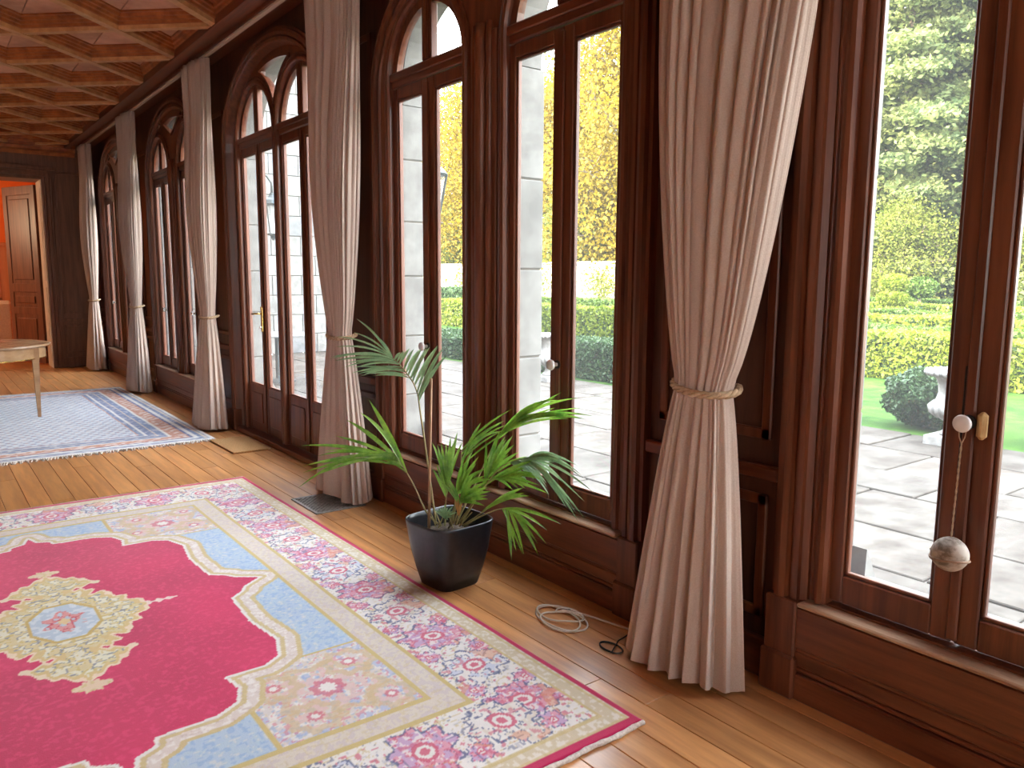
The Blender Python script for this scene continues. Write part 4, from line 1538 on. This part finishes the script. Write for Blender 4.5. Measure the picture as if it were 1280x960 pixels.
# ------------------------------------------------------------------ round table
tb = empty('round_table', (.40, 9.50, 0), 'round satinwood table with tapered legs on the blue and white carpet', 'table')
tcx, tcy = .40, 9.50
mb = MB()
mb.lathe([(.69, .722), (.705, .726), (.715, .737), (.710, .748), (.69, .752)], (tcx, tcy, 0), 64)
mb.build('top', M['table'], tb, smooth=False)
mb = MB()
mb.lathe([(.655, .612), (.665, .612), (.665, .722), (.655, .722)], (tcx, tcy, 0), 64)
mb.build('apron', M['table'], tb)
MB().lathe([(.66, .606), (.672, .608), (.672, .616), (.66, .618)], (tcx, tcy, 0), 64).build('brass_line', M['brass'], tb)
for a in (-36, 85, 205):
    ra = math.radians(a)
    lx, ly = tcx + .655 * math.cos(ra), tcy + .655 * math.sin(ra)
    mb = MB()
    for (h0, z0), (h1, z1) in (((.014, .021), (.030, .61)), ((.033, .61), (.033, .722))):
        q = []
        for h, z in ((h0, z0), (h1, z1)):
            q += [(lx - h, ly - h, z), (lx + h, ly - h, z), (lx + h, ly + h, z), (lx - h, ly + h, z)]
        mb.add(q, [(0, 3, 2, 1), (4, 5, 6, 7), (0, 1, 5, 4), (1, 2, 6, 5), (2, 3, 7, 6), (3, 0, 4, 7)])
    mb.build('leg', M['table'], tb)

# ------------------------------------------------------------------ the orange room beyond the door
RY = 18.4
fl2 = struct(MB().box((-3.2, FY + .05, -.12), (2.5, RY + .2, -.002)).build('floor_2', M['plank']))
struct(MB().box((-3.2, FY + .55, 3.40), (2.5, RY + .2, 3.55)).build('ceiling_2', M['cream']))
w2 = struct(MB().box((-3.2, RY, 0), (2.5, RY + .2, 3.40)).build('wall_far', M['orange_wall']))
struct(MB().box((2.3, FY + .55, 0), (2.5, RY, 3.40)).build('wall_far_right', M['orange_wall']))
struct(MB().box((-3.4, FY + .55, 0), (-3.2, RY + .2, 3.40)).build('wall_far_left', M['orange_wall']))
MB().cbox((-3.2, RY - .03, 0), (2.3, RY, 2.02), .004).build('wainscot', M['orange_wood'], w2)
MB().cbox((-3.2, RY - .06, 1.98), (2.3, RY, 2.06), .01).build('dado_rail', M['orange_wood'], w2)
for i in range(7):
    xa = -3.1 + i * .77
    m = MB()
    for p, q in (((xa, .95), (xa + .04, 1.88)), ((xa + .60, .95), (xa + .64, 1.88)), ((xa, .95), (xa + .64, .99)), ((xa, 1.84), (xa + .64, 1.88))):
        m.cbox((p[0], RY - .048, p[1]), (q[0], RY - .029, q[1]), .006)
    m.build('panel_moulding', M['orange_wood'], w2)
# sofa
sf = empty('sofa', (.55, 17.2, 0), 'cream upholstered sofa in the orange room beyond the doorway', 'sofa')
MB().cbox((-.35, 16.75, .10), (1.42, 17.65, .45), .04).build('base', M['cream'], sf)
MB().cbox((-.35, 16.62, .10), (1.42, 16.80, .98), .06).build('backrest', M['cream'], sf)
for xa in (-.42, 1.30):
    MB().cbox((xa, 16.70, .10), (xa + .19, 17.65, .68), .05).build('arm', M['cream'], sf)
for k in range(2):
    MB().cbox((-.22 + k * .76, 16.85, .44), (.52 + k * .76, 17.6, .58), .04).build('seat_cushion', M['cream'], sf)
for xa in (-.3, 1.35):
    for ya in (16.7, 17.55):
        MB().cbox((xa, ya, -.002), (xa + .05, ya + .05, .105), .004).build('leg', M['wood'], sf)
# pendant lamp that lights that room
m_, N, L = newmat('lamp_glow')
em = N.new('ShaderNodeEmission'); em.inputs[0].default_value = (1, .78, .5, 1); em.inputs[1].default_value = 12
oo = N.new('ShaderNodeOutputMaterial'); L.new(em.outputs[0], oo.inputs[0])
M['bulb'] = m_
pl = empty('pendant_lamp', (-1.3, 16.2, 3.40), 'hanging lamp with white glass shade in the orange room', 'lamp')
MB().tube([(-1.3, 16.2, 3.40), (-1.3, 16.2, 2.75)], .008, 8).build('cord', M['brass'], pl)
MB().lathe([(.05, 2.75), (.16, 2.66), (.20, 2.55), (.19, 2.545), (.15, 2.65), (.045, 2.74)], (-1.3, 16.2, 0), 24).build('shade', M['lantern_glass'], pl)
MB().lathe([(.01, 2.48), (.045, 2.52), (.05, 2.57), (.02, 2.64)], (-1.3, 16.2, 0), 16).build('bulb', M['bulb'], pl)
ld = bpy.data.lights.new('pendant_light', 'POINT'); ld.energy = 110; ld.color = (1, .74, .45); ld.shadow_soft_size = .15
lo = bpy.data.objects.new('pendant_light', ld); COL.objects.link(lo); lo.location = (-1.3, 16.2, 2.40)

# ------------------------------------------------------------------ outside: stone skin of the facade
G = -.15
fac = MB()
XO0, XO1 = 2.50, 2.645
for k in ('A', 'B', 'C', 'D', 'E', 'R'):
    yc = CY[k]
    lo_, hi_ = yc - BAY / 2 - .02, yc + BAY / 2 + .02
    outer = [(lo_, 2.50), (hi_, 2.50), (hi_, 4.4), (lo_, 4.4)]
    if k == 'C':
        lp = ell_path(yc, 1.0, .70, SPR_E, 2.50, 24)
        poly = [(lo_, 2.50), (lo_, 4.4), (hi_, 4.4), (hi_, 2.50)] + lp
        fac.plate([poly], XO0, XO1)
    else:
        loops = [[(lo_, 2.50), (lo_, 4.4), (hi_, 4.4), (hi_, 2.50)] + ell_path(yc + .585, .455, .455, SPR_L, 2.50, 16) + ell_path(yc - .585, .455, .455, SPR_L, 2.50, 16)]
        loops.append(eye_loop(yc, .585, .50, IN - .05, B_E - .02, SPR_E, 2.92))
        fac.plate(loops, XO0, XO1)
        fac.box((XO0 - .02, lo_, G), (XO1, hi_, .40))
facade = struct(fac.build('wall_outside', M['stone']))
# piers of cut blocks, joints recessed


def pier(y0, y1, xo, flare):
    zs = [G]
    while zs[-1] < 2.48:
        zs.append(min(2.50, zs[-1] + random.choice((.34, .38, .42, .46))))
        if 2.50 - zs[-1] < .16: zs[-1] = 2.50
    MB().box((XO0 - .02, y0 + .010, G), (xo - .010, y1 - .010, 2.50)).build('joint_core', M['mortar'], facade)
    for z0, z1 in zip(zs[:-1], zs[1:]):
        MB().cbox((XO0 - .025, y0, z0 + .004), (xo, y1, z1 - .004), .005).build('stone_block', M['stone'], facade)
    if flare:
        # scrolled foot, swelling out towards the terrace
        pr = [(xo - .02, .50), (xo + .02, .44), (xo + .06, .36), (xo + .11, .30), (xo + .125, .22), (xo + .125, G), (xo - .05, G)]
        q = MB()
        n_ = len(pr)
        q.add([(p[0], y0 - .06, p[1]) for p in pr] + [(p[0], y1 + .06, p[1]) for p in pr],
              [(i, (i + 1) % n_, n_ + (i + 1) % n_, n_ + i) for i in range(n_)] + [tuple(range(n_))[::-1], tuple(range(n_, 2 * n_))])
        q.build('stone_foot', M['stone'], facade)


order = ['R', 'A', 'B', 'C', 'D', 'E']
for i, k in enumerate(order):
    yc = CY[k]
    y_lo = yc + (.585 + .455 if k != 'C' else 1.0)
    if i + 1 < len(order):
        k2 = order[i + 1]
        y_hi = CY[k2] - (.585 + .455 if k2 != 'C' else 1.0)
    else:
        y_hi = 14.6
    pier(y_lo, y_hi, XO1, True)
    if k != 'C':
        pier(yc - .13, yc + .13, XO1 + .02, True)

# wing of the house closing the terrace
wing = struct(MB().box((2.7, 15.72, G), (7.30, 22, 5.6)).build('wall_wing', M['mortar']))
z = G
row = 0
bl = {}
while z < 5.2:
    h = .40
    xx = 2.72 + (0 if row % 2 else .31)
    while xx < 7.3:
        x1 = min(xx + .62, 7.32)
        dark = (row % 3 == 0 and random.random() < .45) or random.random() < .08
        MB().cbox((xx + .006, 15.68, z + .006), (x1 - .006, 15.74, z + h - .006), .008).build('stone_block', M['stone_d'] if dark else M['stone'], wing)
        xx = x1
    z += h
    row += 1

# lanterns on the piers
lan0 = None


def lantern(y, label):
    L0 = empty('wall_lantern', (2.66, y, 1.75), label, 'lantern', 'lanterns on the outer piers')
    xc = 2.92
    mb = MB()
    mb.tube([(2.66, y, 2.36), (2.76, y, 2.43), (2.87, y, 2.43), (2.92, y, 2.36), (2.92, y, 2.26)], .012, 8)
    mb.cbox((2.645, y - .04, 2.28), (2.665, y + .04, 2.52), .006)
    mb.build('bracket', M['copper'], L0, smooth=True)
    # tapered four-sided body: four corner bars, panes, cap, foot
    t_, b_ = .088, .048
    z1, z0 = 2.15, 1.86
    mb = MB()
    cs = [(1, 1), (1, -1), (-1, -1), (-1, 1)]
    for sx_, sy_ in cs:
        mb.tube([(xc + sx_ * b_, y + sy_ * b_, z0), (xc + sx_ * t_, y + sy_ * t_, z1)], .008, 6)
    for hh, zz in ((b_, z0), (t_, z1)):
        for i in range(4):
            a, b = cs[i], cs[(i + 1) % 4]
            mb.tube([(xc + a[0] * hh, y + a[1] * hh, zz), (xc + b[0] * hh, y + b[1] * hh, zz)], .008, 6)
    mb.build('cage', M['copper'], L0)
    mb = MB()
    for i in range(4):
        a, b = cs[i], cs[(i + 1) % 4]
        mb.add([(xc + a[0] * b_, y + a[1] * b_, z0), (xc + b[0] * b_, y + b[1] * b_, z0), (xc + b[0] * t_, y + b[1] * t_, z1), (xc + a[0] * t_, y + a[1] * t_, z1)], [(0, 1, 2, 3)])
    mb.build('glazing', M['lantern_glass'], L0)
    mb = MB()
    mb.lathe([(.125, 2.145), (.13, 2.155), (.10, 2.19), (.05, 2.22), (.025, 2.245), (.018, 2.265)], (xc, y, 0), 4 * 4)
    mb.build('cap', M['copper'], L0)
    MB().lathe([(.008, 1.80), (.02, 1.82), (.03, 1.85), (.07, 1.862)], (xc, y, 0), 12).build('finial', M['copper'], L0)
    MB().lathe([(.02, 1.87), (.02, 1.99), (.012, 2.01), (.004, 2.04)], (xc, y, 0), 10).build('lamp_holder', M['white_knob'], L0)


lantern(4.80, 'dark metal wall lantern on the stone pier between double window and garden door')
lantern(7.80, 'dark metal wall lantern seen through the panes of the arched garden door')
lantern(1.91, 'dark metal wall lantern on the stone pier behind the wide curtain')

# ------------------------------------------------------------------ terrace and garden
ter = struct(MB().box((2.62, -6, G - .2), (8.22, 15.75, G - .022)).build('terrace', M['mortar']))
xr = [2.62, 3.32, 4.20, 4.92, 5.78, 6.44, 7.32, 8.22]
for i in range(len(xr) - 1):
    y = -5.5 + random.uniform(0, .8)
    while y < 15.7:
        y1 = min(15.74, y + random.uniform(.75, 1.45))
        if i == len(xr) - 2: y1 = min(15.74, y + random.uniform(1.2, 1.9))
        dz = random.uniform(-.004, .004)
        MB().cbox((xr[i] + .011, y + .011, G - .03), (xr[i + 1] - .011, y1 - .011, G + dz), .006).build('paving_slab', M['slab'], ter)
        y = y1
lawn = struct(MB().box((8.22, -40, G - .2), (140, 150, G - .012)).build('ground', M['lawn']))
struct(MB().box((2.72, -40, G - .2), (8.22, -5.95, G - .014)).build('ground_side', M['lawn']))


def hedge(name, x0, x1, y0, y1, h, mat, label, group=None, dens=900, leaf=.05, cat='hedge', rnd=.05):
    """clipped hedge: dark core plus a skin of leaves"""
    H = empty(name, ((x0 + x1) / 2, (y0 + y1) / 2, G), label, cat, group)
    MB().cbox((x0 + .06, y0 + .06, G - .02), (x1 - .06, y1 - .06, G + h - .06), .05).build('core', M['hedge_core'], H)
    r = RNG
    lx, ly = x1 - x0, y1 - y0
    areas = np.array([lx * ly, ly * h, ly * h, lx * h, lx * h])
    n = int(min(26000, dens * areas.sum()))
    f = r.choice(5, n, p=areas / areas.sum())
    u, v = r.random(n), r.random(n)
    Pn = np.empty((n, 3))
    X0 = x0 + u * lx; Y0 = y0 + v * ly; Zv = G + r.random(n) * h
    Pn[:, 0] = np.where(f == 1, x0, np.where(f == 2, x1, X0))
    Pn[:, 1] = np.where(f == 3, y0, np.where(f == 4, y1, Y0))
    Pn[:, 2] = np.where(f == 0, G + h, Zv)
    # soften the corners and roughen
    Pn += r.normal(size=(n, 3)) * rnd * .35
    Pn[:, 2] = np.maximum(Pn[:, 2] + .03 * np.sin(Pn[:, 1] * 2.3) * (f == 0), G + .01)
    o = link('foliage', quads_mesh('foliage', leaf_quads(Pn, leaf, r), mat), None, H)
    return H


def bush(name, c, rx, ry, rz, mat, label, n=5000, leaf=.05, cat='shrub', group=None, stem=None, zc=None):
    B = empty(name, (c[0], c[1], G), label, cat, group)
    z0 = G + rz if zc is None else zc
    d = RNG.normal(size=(n, 3)); d /= np.linalg.norm(d, axis=1, keepdims=True)
    rr = (1 + .10 * np.sin(d[:, 0] * 6 + d[:, 2] * 5) * np.cos(d[:, 1] * 7)) * RNG.uniform(.86, 1.03, n)
    Pn = np.stack([c[0] + d[:, 0] * rx * rr, c[1] + d[:, 1] * ry * rr, z0 + d[:, 2] * rz * rr], 1)
    Pn[:, 2] = np.maximum(Pn[:, 2], G + .015)
    mb = MB()
    k = 14
    vs, fs = [], []
    for i in range(9):
        th = math.pi * i / 8
        for j in range(k):
            a = 2 * math.pi * j / k
            vs.append((c[0] + .86 * rx * math.sin(th) * math.cos(a), c[1] + .86 * ry * math.sin(th) * math.sin(a), max(G - .01, z0 + .86 * rz * math.cos(th))))
    for i in range(8):
        for j in range(k):
            fs.append((i * k + j, i * k + (j + 1) % k, (i + 1) * k + (j + 1) % k, (i + 1) * k + j))
    mb.add(vs, fs)
    mb.build('core', M['hedge_core'], B, smooth=True)
    link('foliage', quads_mesh('foliage', leaf_quads(Pn, leaf, RNG), mat), None, B)
    if stem:
        MB().tube([(c[0], c[1], G), (c[0], c[1], z0)], stem, 8).build('stem', M['bark'], B)
    return B


# what the near window looks out on
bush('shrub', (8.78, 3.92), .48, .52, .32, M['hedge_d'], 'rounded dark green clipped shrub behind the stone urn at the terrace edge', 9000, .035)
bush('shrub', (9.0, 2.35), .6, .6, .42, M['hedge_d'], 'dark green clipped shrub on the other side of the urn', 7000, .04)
hedge('box_hedge', 12.5, 13.4, 2.0, 7.6, .70, M['hedge_y'], 'tall yellow-green box hedge at the front of the parterre', dens=1500, leaf=.05)
rows = [(14.9, .9, .66), (19.4, 1.0, .66), (22.6, 1.0, .66), (28.2, 1.2, .70), (34.0, 1.4, .74)]
names = ['second', 'third', 'fourth', 'fifth', 'last']
for (xx, wd, h), nm in zip(rows, names):
    hedge('box_hedge', xx, xx + wd, 1.0, .66 * xx, h, M['hedge_y'] if nm in ('third', 'fifth') else M['hedge'], 'low clipped box hedge, %s row of the parterre from the house' % nm, 'parterre hedges', dens=420, leaf=.085)
# topiary
tp = empty('topiary', (27.0, 13.75, G), 'tiered golden topiary of three clipped cushions among the hedges', 'topiary')
for zc, r_, hz in ((.28, .55, .34), (.80, .50, .28), (1.32, .46, .30)):
    d = RNG.normal(size=(1600, 3)); d /= np.linalg.norm(d, axis=1, keepdims=True)
    Pn = np.stack([27.0 + d[:, 0] * r_, 13.75 + d[:, 1] * r_, zc + d[:, 2] * hz], 1)
    link('tier', quads_mesh('tier', leaf_quads(Pn, .09, RNG), M['hedge_y']), None, tp)
MB().tube([(27.0, 13.75, G), (27.0, 13.75, 1.3)], .06, 8).build('stem', M['bark'], tp)
bush('topiary', (33.0, 15.7), .66, .66, .42, M['hedge'], 'round green topiary head on a bare stem behind the tiered one', 2600, .09, 'topiary', stem=.07, zc=1.12)

# what the double window looks out on
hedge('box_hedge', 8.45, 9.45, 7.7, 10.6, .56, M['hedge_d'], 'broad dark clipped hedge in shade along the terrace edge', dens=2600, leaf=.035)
hedge('box_hedge', 14.0, 15.0, 11.5, 25.0, .80, M['hedge_y'], 'long bright yellow-green hedge across the side lawn', dens=700, leaf=.06)
hedge('box_hedge', 24.0, 25.0, 21.0, 33.0, .6, M['hedge'], 'low green hedge in front of the white garden wall', dens=300, leaf=.09)
hedge('box_hedge', 17.7, 18.7, 26.0, 38.0, 1.10, M['hedge_d'], 'tall dark hedge at the far end of the side lawn', dens=420, leaf=.075)
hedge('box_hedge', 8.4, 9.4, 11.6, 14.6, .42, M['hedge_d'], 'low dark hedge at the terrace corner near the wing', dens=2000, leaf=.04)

# urns
URN = [(.165, 0), (.165, .085), (.115, .09), (.105, .115), (.075, .15), (.065, .19), (.075, .215), (.10, .235), (.165, .27), (.205, .32), (.215, .37), (.195, .41), (.165, .44), (.150, .50), (.155, .58), (.175, .64), (.215, .675), (.262, .69), (.270, .705), (.262, .725), (.235, .735), (.215, .72), (.19, .66)]


def urn(x, y, label):
    U = empty('garden_urn', (x, y, G), label, 'urn', 'stone urns along the terrace edge')
    MB().cbox((x - .19, y - .19, G - .01), (x + .19, y + .19, G + .085), .008).build('plinth', M['urn'], U)
    MB().lathe([(r, h) for r, h in URN[2:]], (x, y, G), 32).build('bowl', M['urn'], U, smooth=True)
    mb = MB()
    for i in range(26):
        a = 2 * math.pi * i / 26
        c_, s_ = math.cos(a), math.sin(a)
        mb.tube([(x + .255 * c_, y + .255 * s_, G + .685), (x + .272 * c_, y + .272 * s_, G + .705), (x + .258 * c_, y + .258 * s_, G + .728)], .022, 6)
    mb.build('rim_beading', M['urn'], U, smooth=True)
    mb = MB()
    for i in range(18):
        a = 2 * math.pi * i / 18
        c_, s_ = math.cos(a), math.sin(a)
        mb.tube([(x + .15 * c_, y + .15 * s_, G + .265), (x + .20 * c_, y + .20 * s_, G + .315), (x + .212 * c_, y + .212 * s_, G + .37), (x + .185 * c_, y + .185 * s_, G + .415)], [.012, .026, .028, .010], 6)
    mb.build('gadroons', M['urn'], U, smooth=True)


urn(8.02, 3.40, 'pale stone urn on a square plinth in front of the rounded dark shrub')
urn(7.82, 9.32, 'pale stone urn on the terrace by the broad shaded hedge')
urn(7.8, 13.6, 'pale stone urn on the terrace near the stone wing')

# round garden table on the terrace beyond the door
gt = empty('garden_table', (4.35, 11.6, G), 'round grey garden table on the terrace outside the arched door', 'garden table')
MB().lathe([(.50, .70), (.52, .705), (.52, .725), (.50, .73)], (4.35, 11.6, G), 36).build('top', M['stone_d'], gt)
MB().lathe([(.05, .02), (.04, .06), (.035, .66), (.12, .70)], (4.35, 11.6, G), 16).build('pedestal', M['copper'], gt)
MB().lathe([(.26, .0), (.26, .02), (.06, .05)], (4.35, 11.6, G), 28).build('foot', M['copper'], gt)

# white garden wall
gw = empty('garden_wall', (40, 55, G), 'long white garden wall in full sun below the golden trees', 'wall')
mb = MB(); mb.box((39.6, 29.5, G - .1), (40.1, 110, 2.45)); mb.build('masonry', M['garden_wall'], gw)
mb = MB(); mb.cbox((39.5, 29.5, 2.45), (40.2, 110, 2.62), .03); mb.build('coping', M['garden_wall'], gw)
for y in (33, 41, 49, 58, 68, 80):
    d = RNG.normal(size=(900, 3)) * np.array([.16, 1.4, .7]); d += np.array([39.15, y, 1.0])
    d[:, 2] = np.clip(d[:, 2], G + .1, 2.6); d[:, 0] = np.minimum(d[:, 0], 39.30)
    cl = empty('climbing_plant', (39.45, y, G), 'sparse climbing plant trained on the white garden wall', 'climber', 'climbers on the garden wall')
    link('foliage', quads_mesh('foliage', leaf_quads(d, .13, RNG), M['green_leaf']), None, cl)
    mb = MB()
    for k in range(4):
        mb.tube([(39.4, y + k * .1, G), (39.4, y + (k - 1.5) * .5, 1.0), (39.4, y + (k - 1.5) * 1.1, 2.3)], [.04, .03, .015], 5)
    mb.build('stem', M['bark'], cl)


# trees
def broadleaf(height, crown, n, mat, seed, leaf=.34):
    r = np.random.default_rng(seed)
    rd = random.Random(seed)
    mb = MB()
    mb.tube([(0, 0, -.3), (.1, .05, height * .2), (0, .15, height * .5), (.1, .1, height * .85)], [.36, .28, .18, .05], 8)
    cl = []
    nb_ = 60
    for k in range(nb_):
        h = height * (.10 + .86 * (k + .5) / nb_)
        a = rd.uniform(0, 6.28)
        env = math.sin(math.pi * min(1, (h / height) * .80 + .20)) ** .6
        R = crown * env * rd.uniform(.55, 1.0)
        p0 = Vector((0, .1, h * .8)); p1 = Vector((R * math.cos(a), R * math.sin(a), h))
        mid = p0.lerp(p1, .5) + Vector((0, 0, .3))
        mb.tube([p0, mid, p1], [.11, .07, .025], 5)
        for q_ in range(3):
            p2 = p1 + Vector((rd.uniform(-1.3, 1.3), rd.uniform(-1.3, 1.3), rd.uniform(-.2, 1.2)))
            mb.tube([mid.lerp(p1, rd.uniform(.2, .9)), p2], [.035, .012], 4)
        cl.append(p1); cl.append(mid)
    c = np.array([p[:] for p in cl])
    idx = r.integers(0, len(c), n)
    Pn = c[idx] + r.normal(size=(n, 3)) * np.array([.95, .95, .75]) * crown / 4.6
    Pn[:, 2] = np.maximum(Pn[:, 2], .4)
    return mb.mesh('trunk'), quads_mesh('crown', leaf_quads(Pn, leaf, r, 1.3), mat)


def conifer(height, crown, n, mat, seed, leaf=.30):
    r = np.random.default_rng(seed)
    rd = random.Random(seed)
    mb = MB()
    mb.tube([(0, 0, -.3), (0, 0, height * .5), (0, 0, height)], [.40, .24, .03], 8)
    nb_ = 90
    Ps = []
    for k in range(nb_):
        f = (k + .5) / nb_
        h = height * (.04 + .95 * f)
        a = k * 2.4 + rd.uniform(-.3, .3)
        R = crown * (1 - f) ** .75 * rd.uniform(.7, 1.1) + .3
        pts = []
        for i in range(5):
            t = i / 4
            pts.append(Vector((R * t * math.cos(a), R * t * math.sin(a), h - .22 * R * t * t + .05 * R * t)))
        mb.tube(pts, [.07, .055, .04, .025, .01], 4)
        m = int(n / nb_ * (.35 + 1.3 * (1 - f)))
        t = r.uniform(.12, 1.0, m) ** .8
        pa = np.array([p[:] for p in pts])
        ii = np.clip((t * 4).astype(int), 0, 3); ff = (t * 4 - ii)[:, None]
        q = pa[ii] * (1 - ff) + pa[ii + 1] * ff
        w_ = (.12 + .28 * (1 - t) + .18)[:, None]
        q = q + r.normal(size=(m, 3)) * np.array([1, 1, .28]) * w_ * max(.7, R / 3.2)
        q[:, 2] -= np.abs(r.normal(size=m)) * .14
        Ps.append(q)
    Pn = np.concatenate(Ps)
    return mb.mesh('trunk'), quads_mesh('crown', leaf_quads(Pn, leaf, r, 2.0, .45), mat)


gold_a = broadleaf(19, 6.2, 42000, M['gold_leaf'], 3, .20)
gold_b = broadleaf(17, 5.6, 40000, M['gold_leaf'], 4, .20)
green_a = broadleaf(13, 5.5, 24000, M['green_leaf'], 5, .24)
con_a = conifer(27, 6.8, 150000, M['conifer'], 6, .145)
con_b = conifer(23, 6.2, 130000, M['conifer'], 7, .145)


def tree(kind, x, y, rz, sc, label, group, cat='tree'):
    T = empty('tree', (x, y, G), label, cat, group)
    T.rotation_euler = (0, 0, rz); T.scale = (sc, sc, sc)
    for nm, me in (('trunk', kind[0]), ('crown', kind[1])):
        o = bpy.data.objects.new(nm, me)
        COL.objects.link(o)
        o.parent = T
    return T


for me in (gold_a, gold_b, green_a, con_a, con_b):
    if not me[0].materials: me[0].materials.append(M['bark'])
GL = 'tall golden autumn tree rising behind the white garden wall'
for i, (x, y) in enumerate(((45, 44), (47, 53), (44, 62), (48, 71), (45, 81), (53, 47), (55, 60), (54, 74))):
    tree((gold_a, gold_b)[i % 2], x, y, i * 1.3, (1.22, 1.14, 1.12, 1.08)[i % 4], GL, 'golden trees behind the garden wall')
for i, (x, y) in enumerate(((43, 48), (43, 57), (42.8, 67), (43.2, 77))):
    tree(green_a, x, y, i * 2.1, .62, 'shorter yellow-green tree at the foot of the golden trees', 'green trees behind the garden wall')
for i, (x, y) in enumerate(((45, 13.5), (47, 20), (46, 26.5), (53, 16), (55, 24), (52, 31), (49, 8), (58, 33), (47, 36), (60, 20), (61, 27), (44, 22.5))):
    tree((con_a, con_b)[i % 2], x, y, i * 1.7, (1.0, 1.1, .92, 1.15)[i % 4], 'tall feathery conifer at the back of the parterre', 'conifers behind the parterre')
for i, (x, y) in enumerate(((41.5, 10), (41, 15), (42, 20), (41.5, 25))):
    bush('shrub', (x, y), 2.0, 2.2, 1.3, M['hedge_d'], 'large loose shrub at the foot of the conifers', 3500, .22, 'shrub', 'shrubs under the conifers')
for i, (x, y) in enumerate(((40, 20), (40.5, 13.8), (40, 26))):
    tree(green_a, x, y, i * 1.9 + .5, .42, 'small yellow-green tree standing in front of the conifers', 'small trees before the conifers')
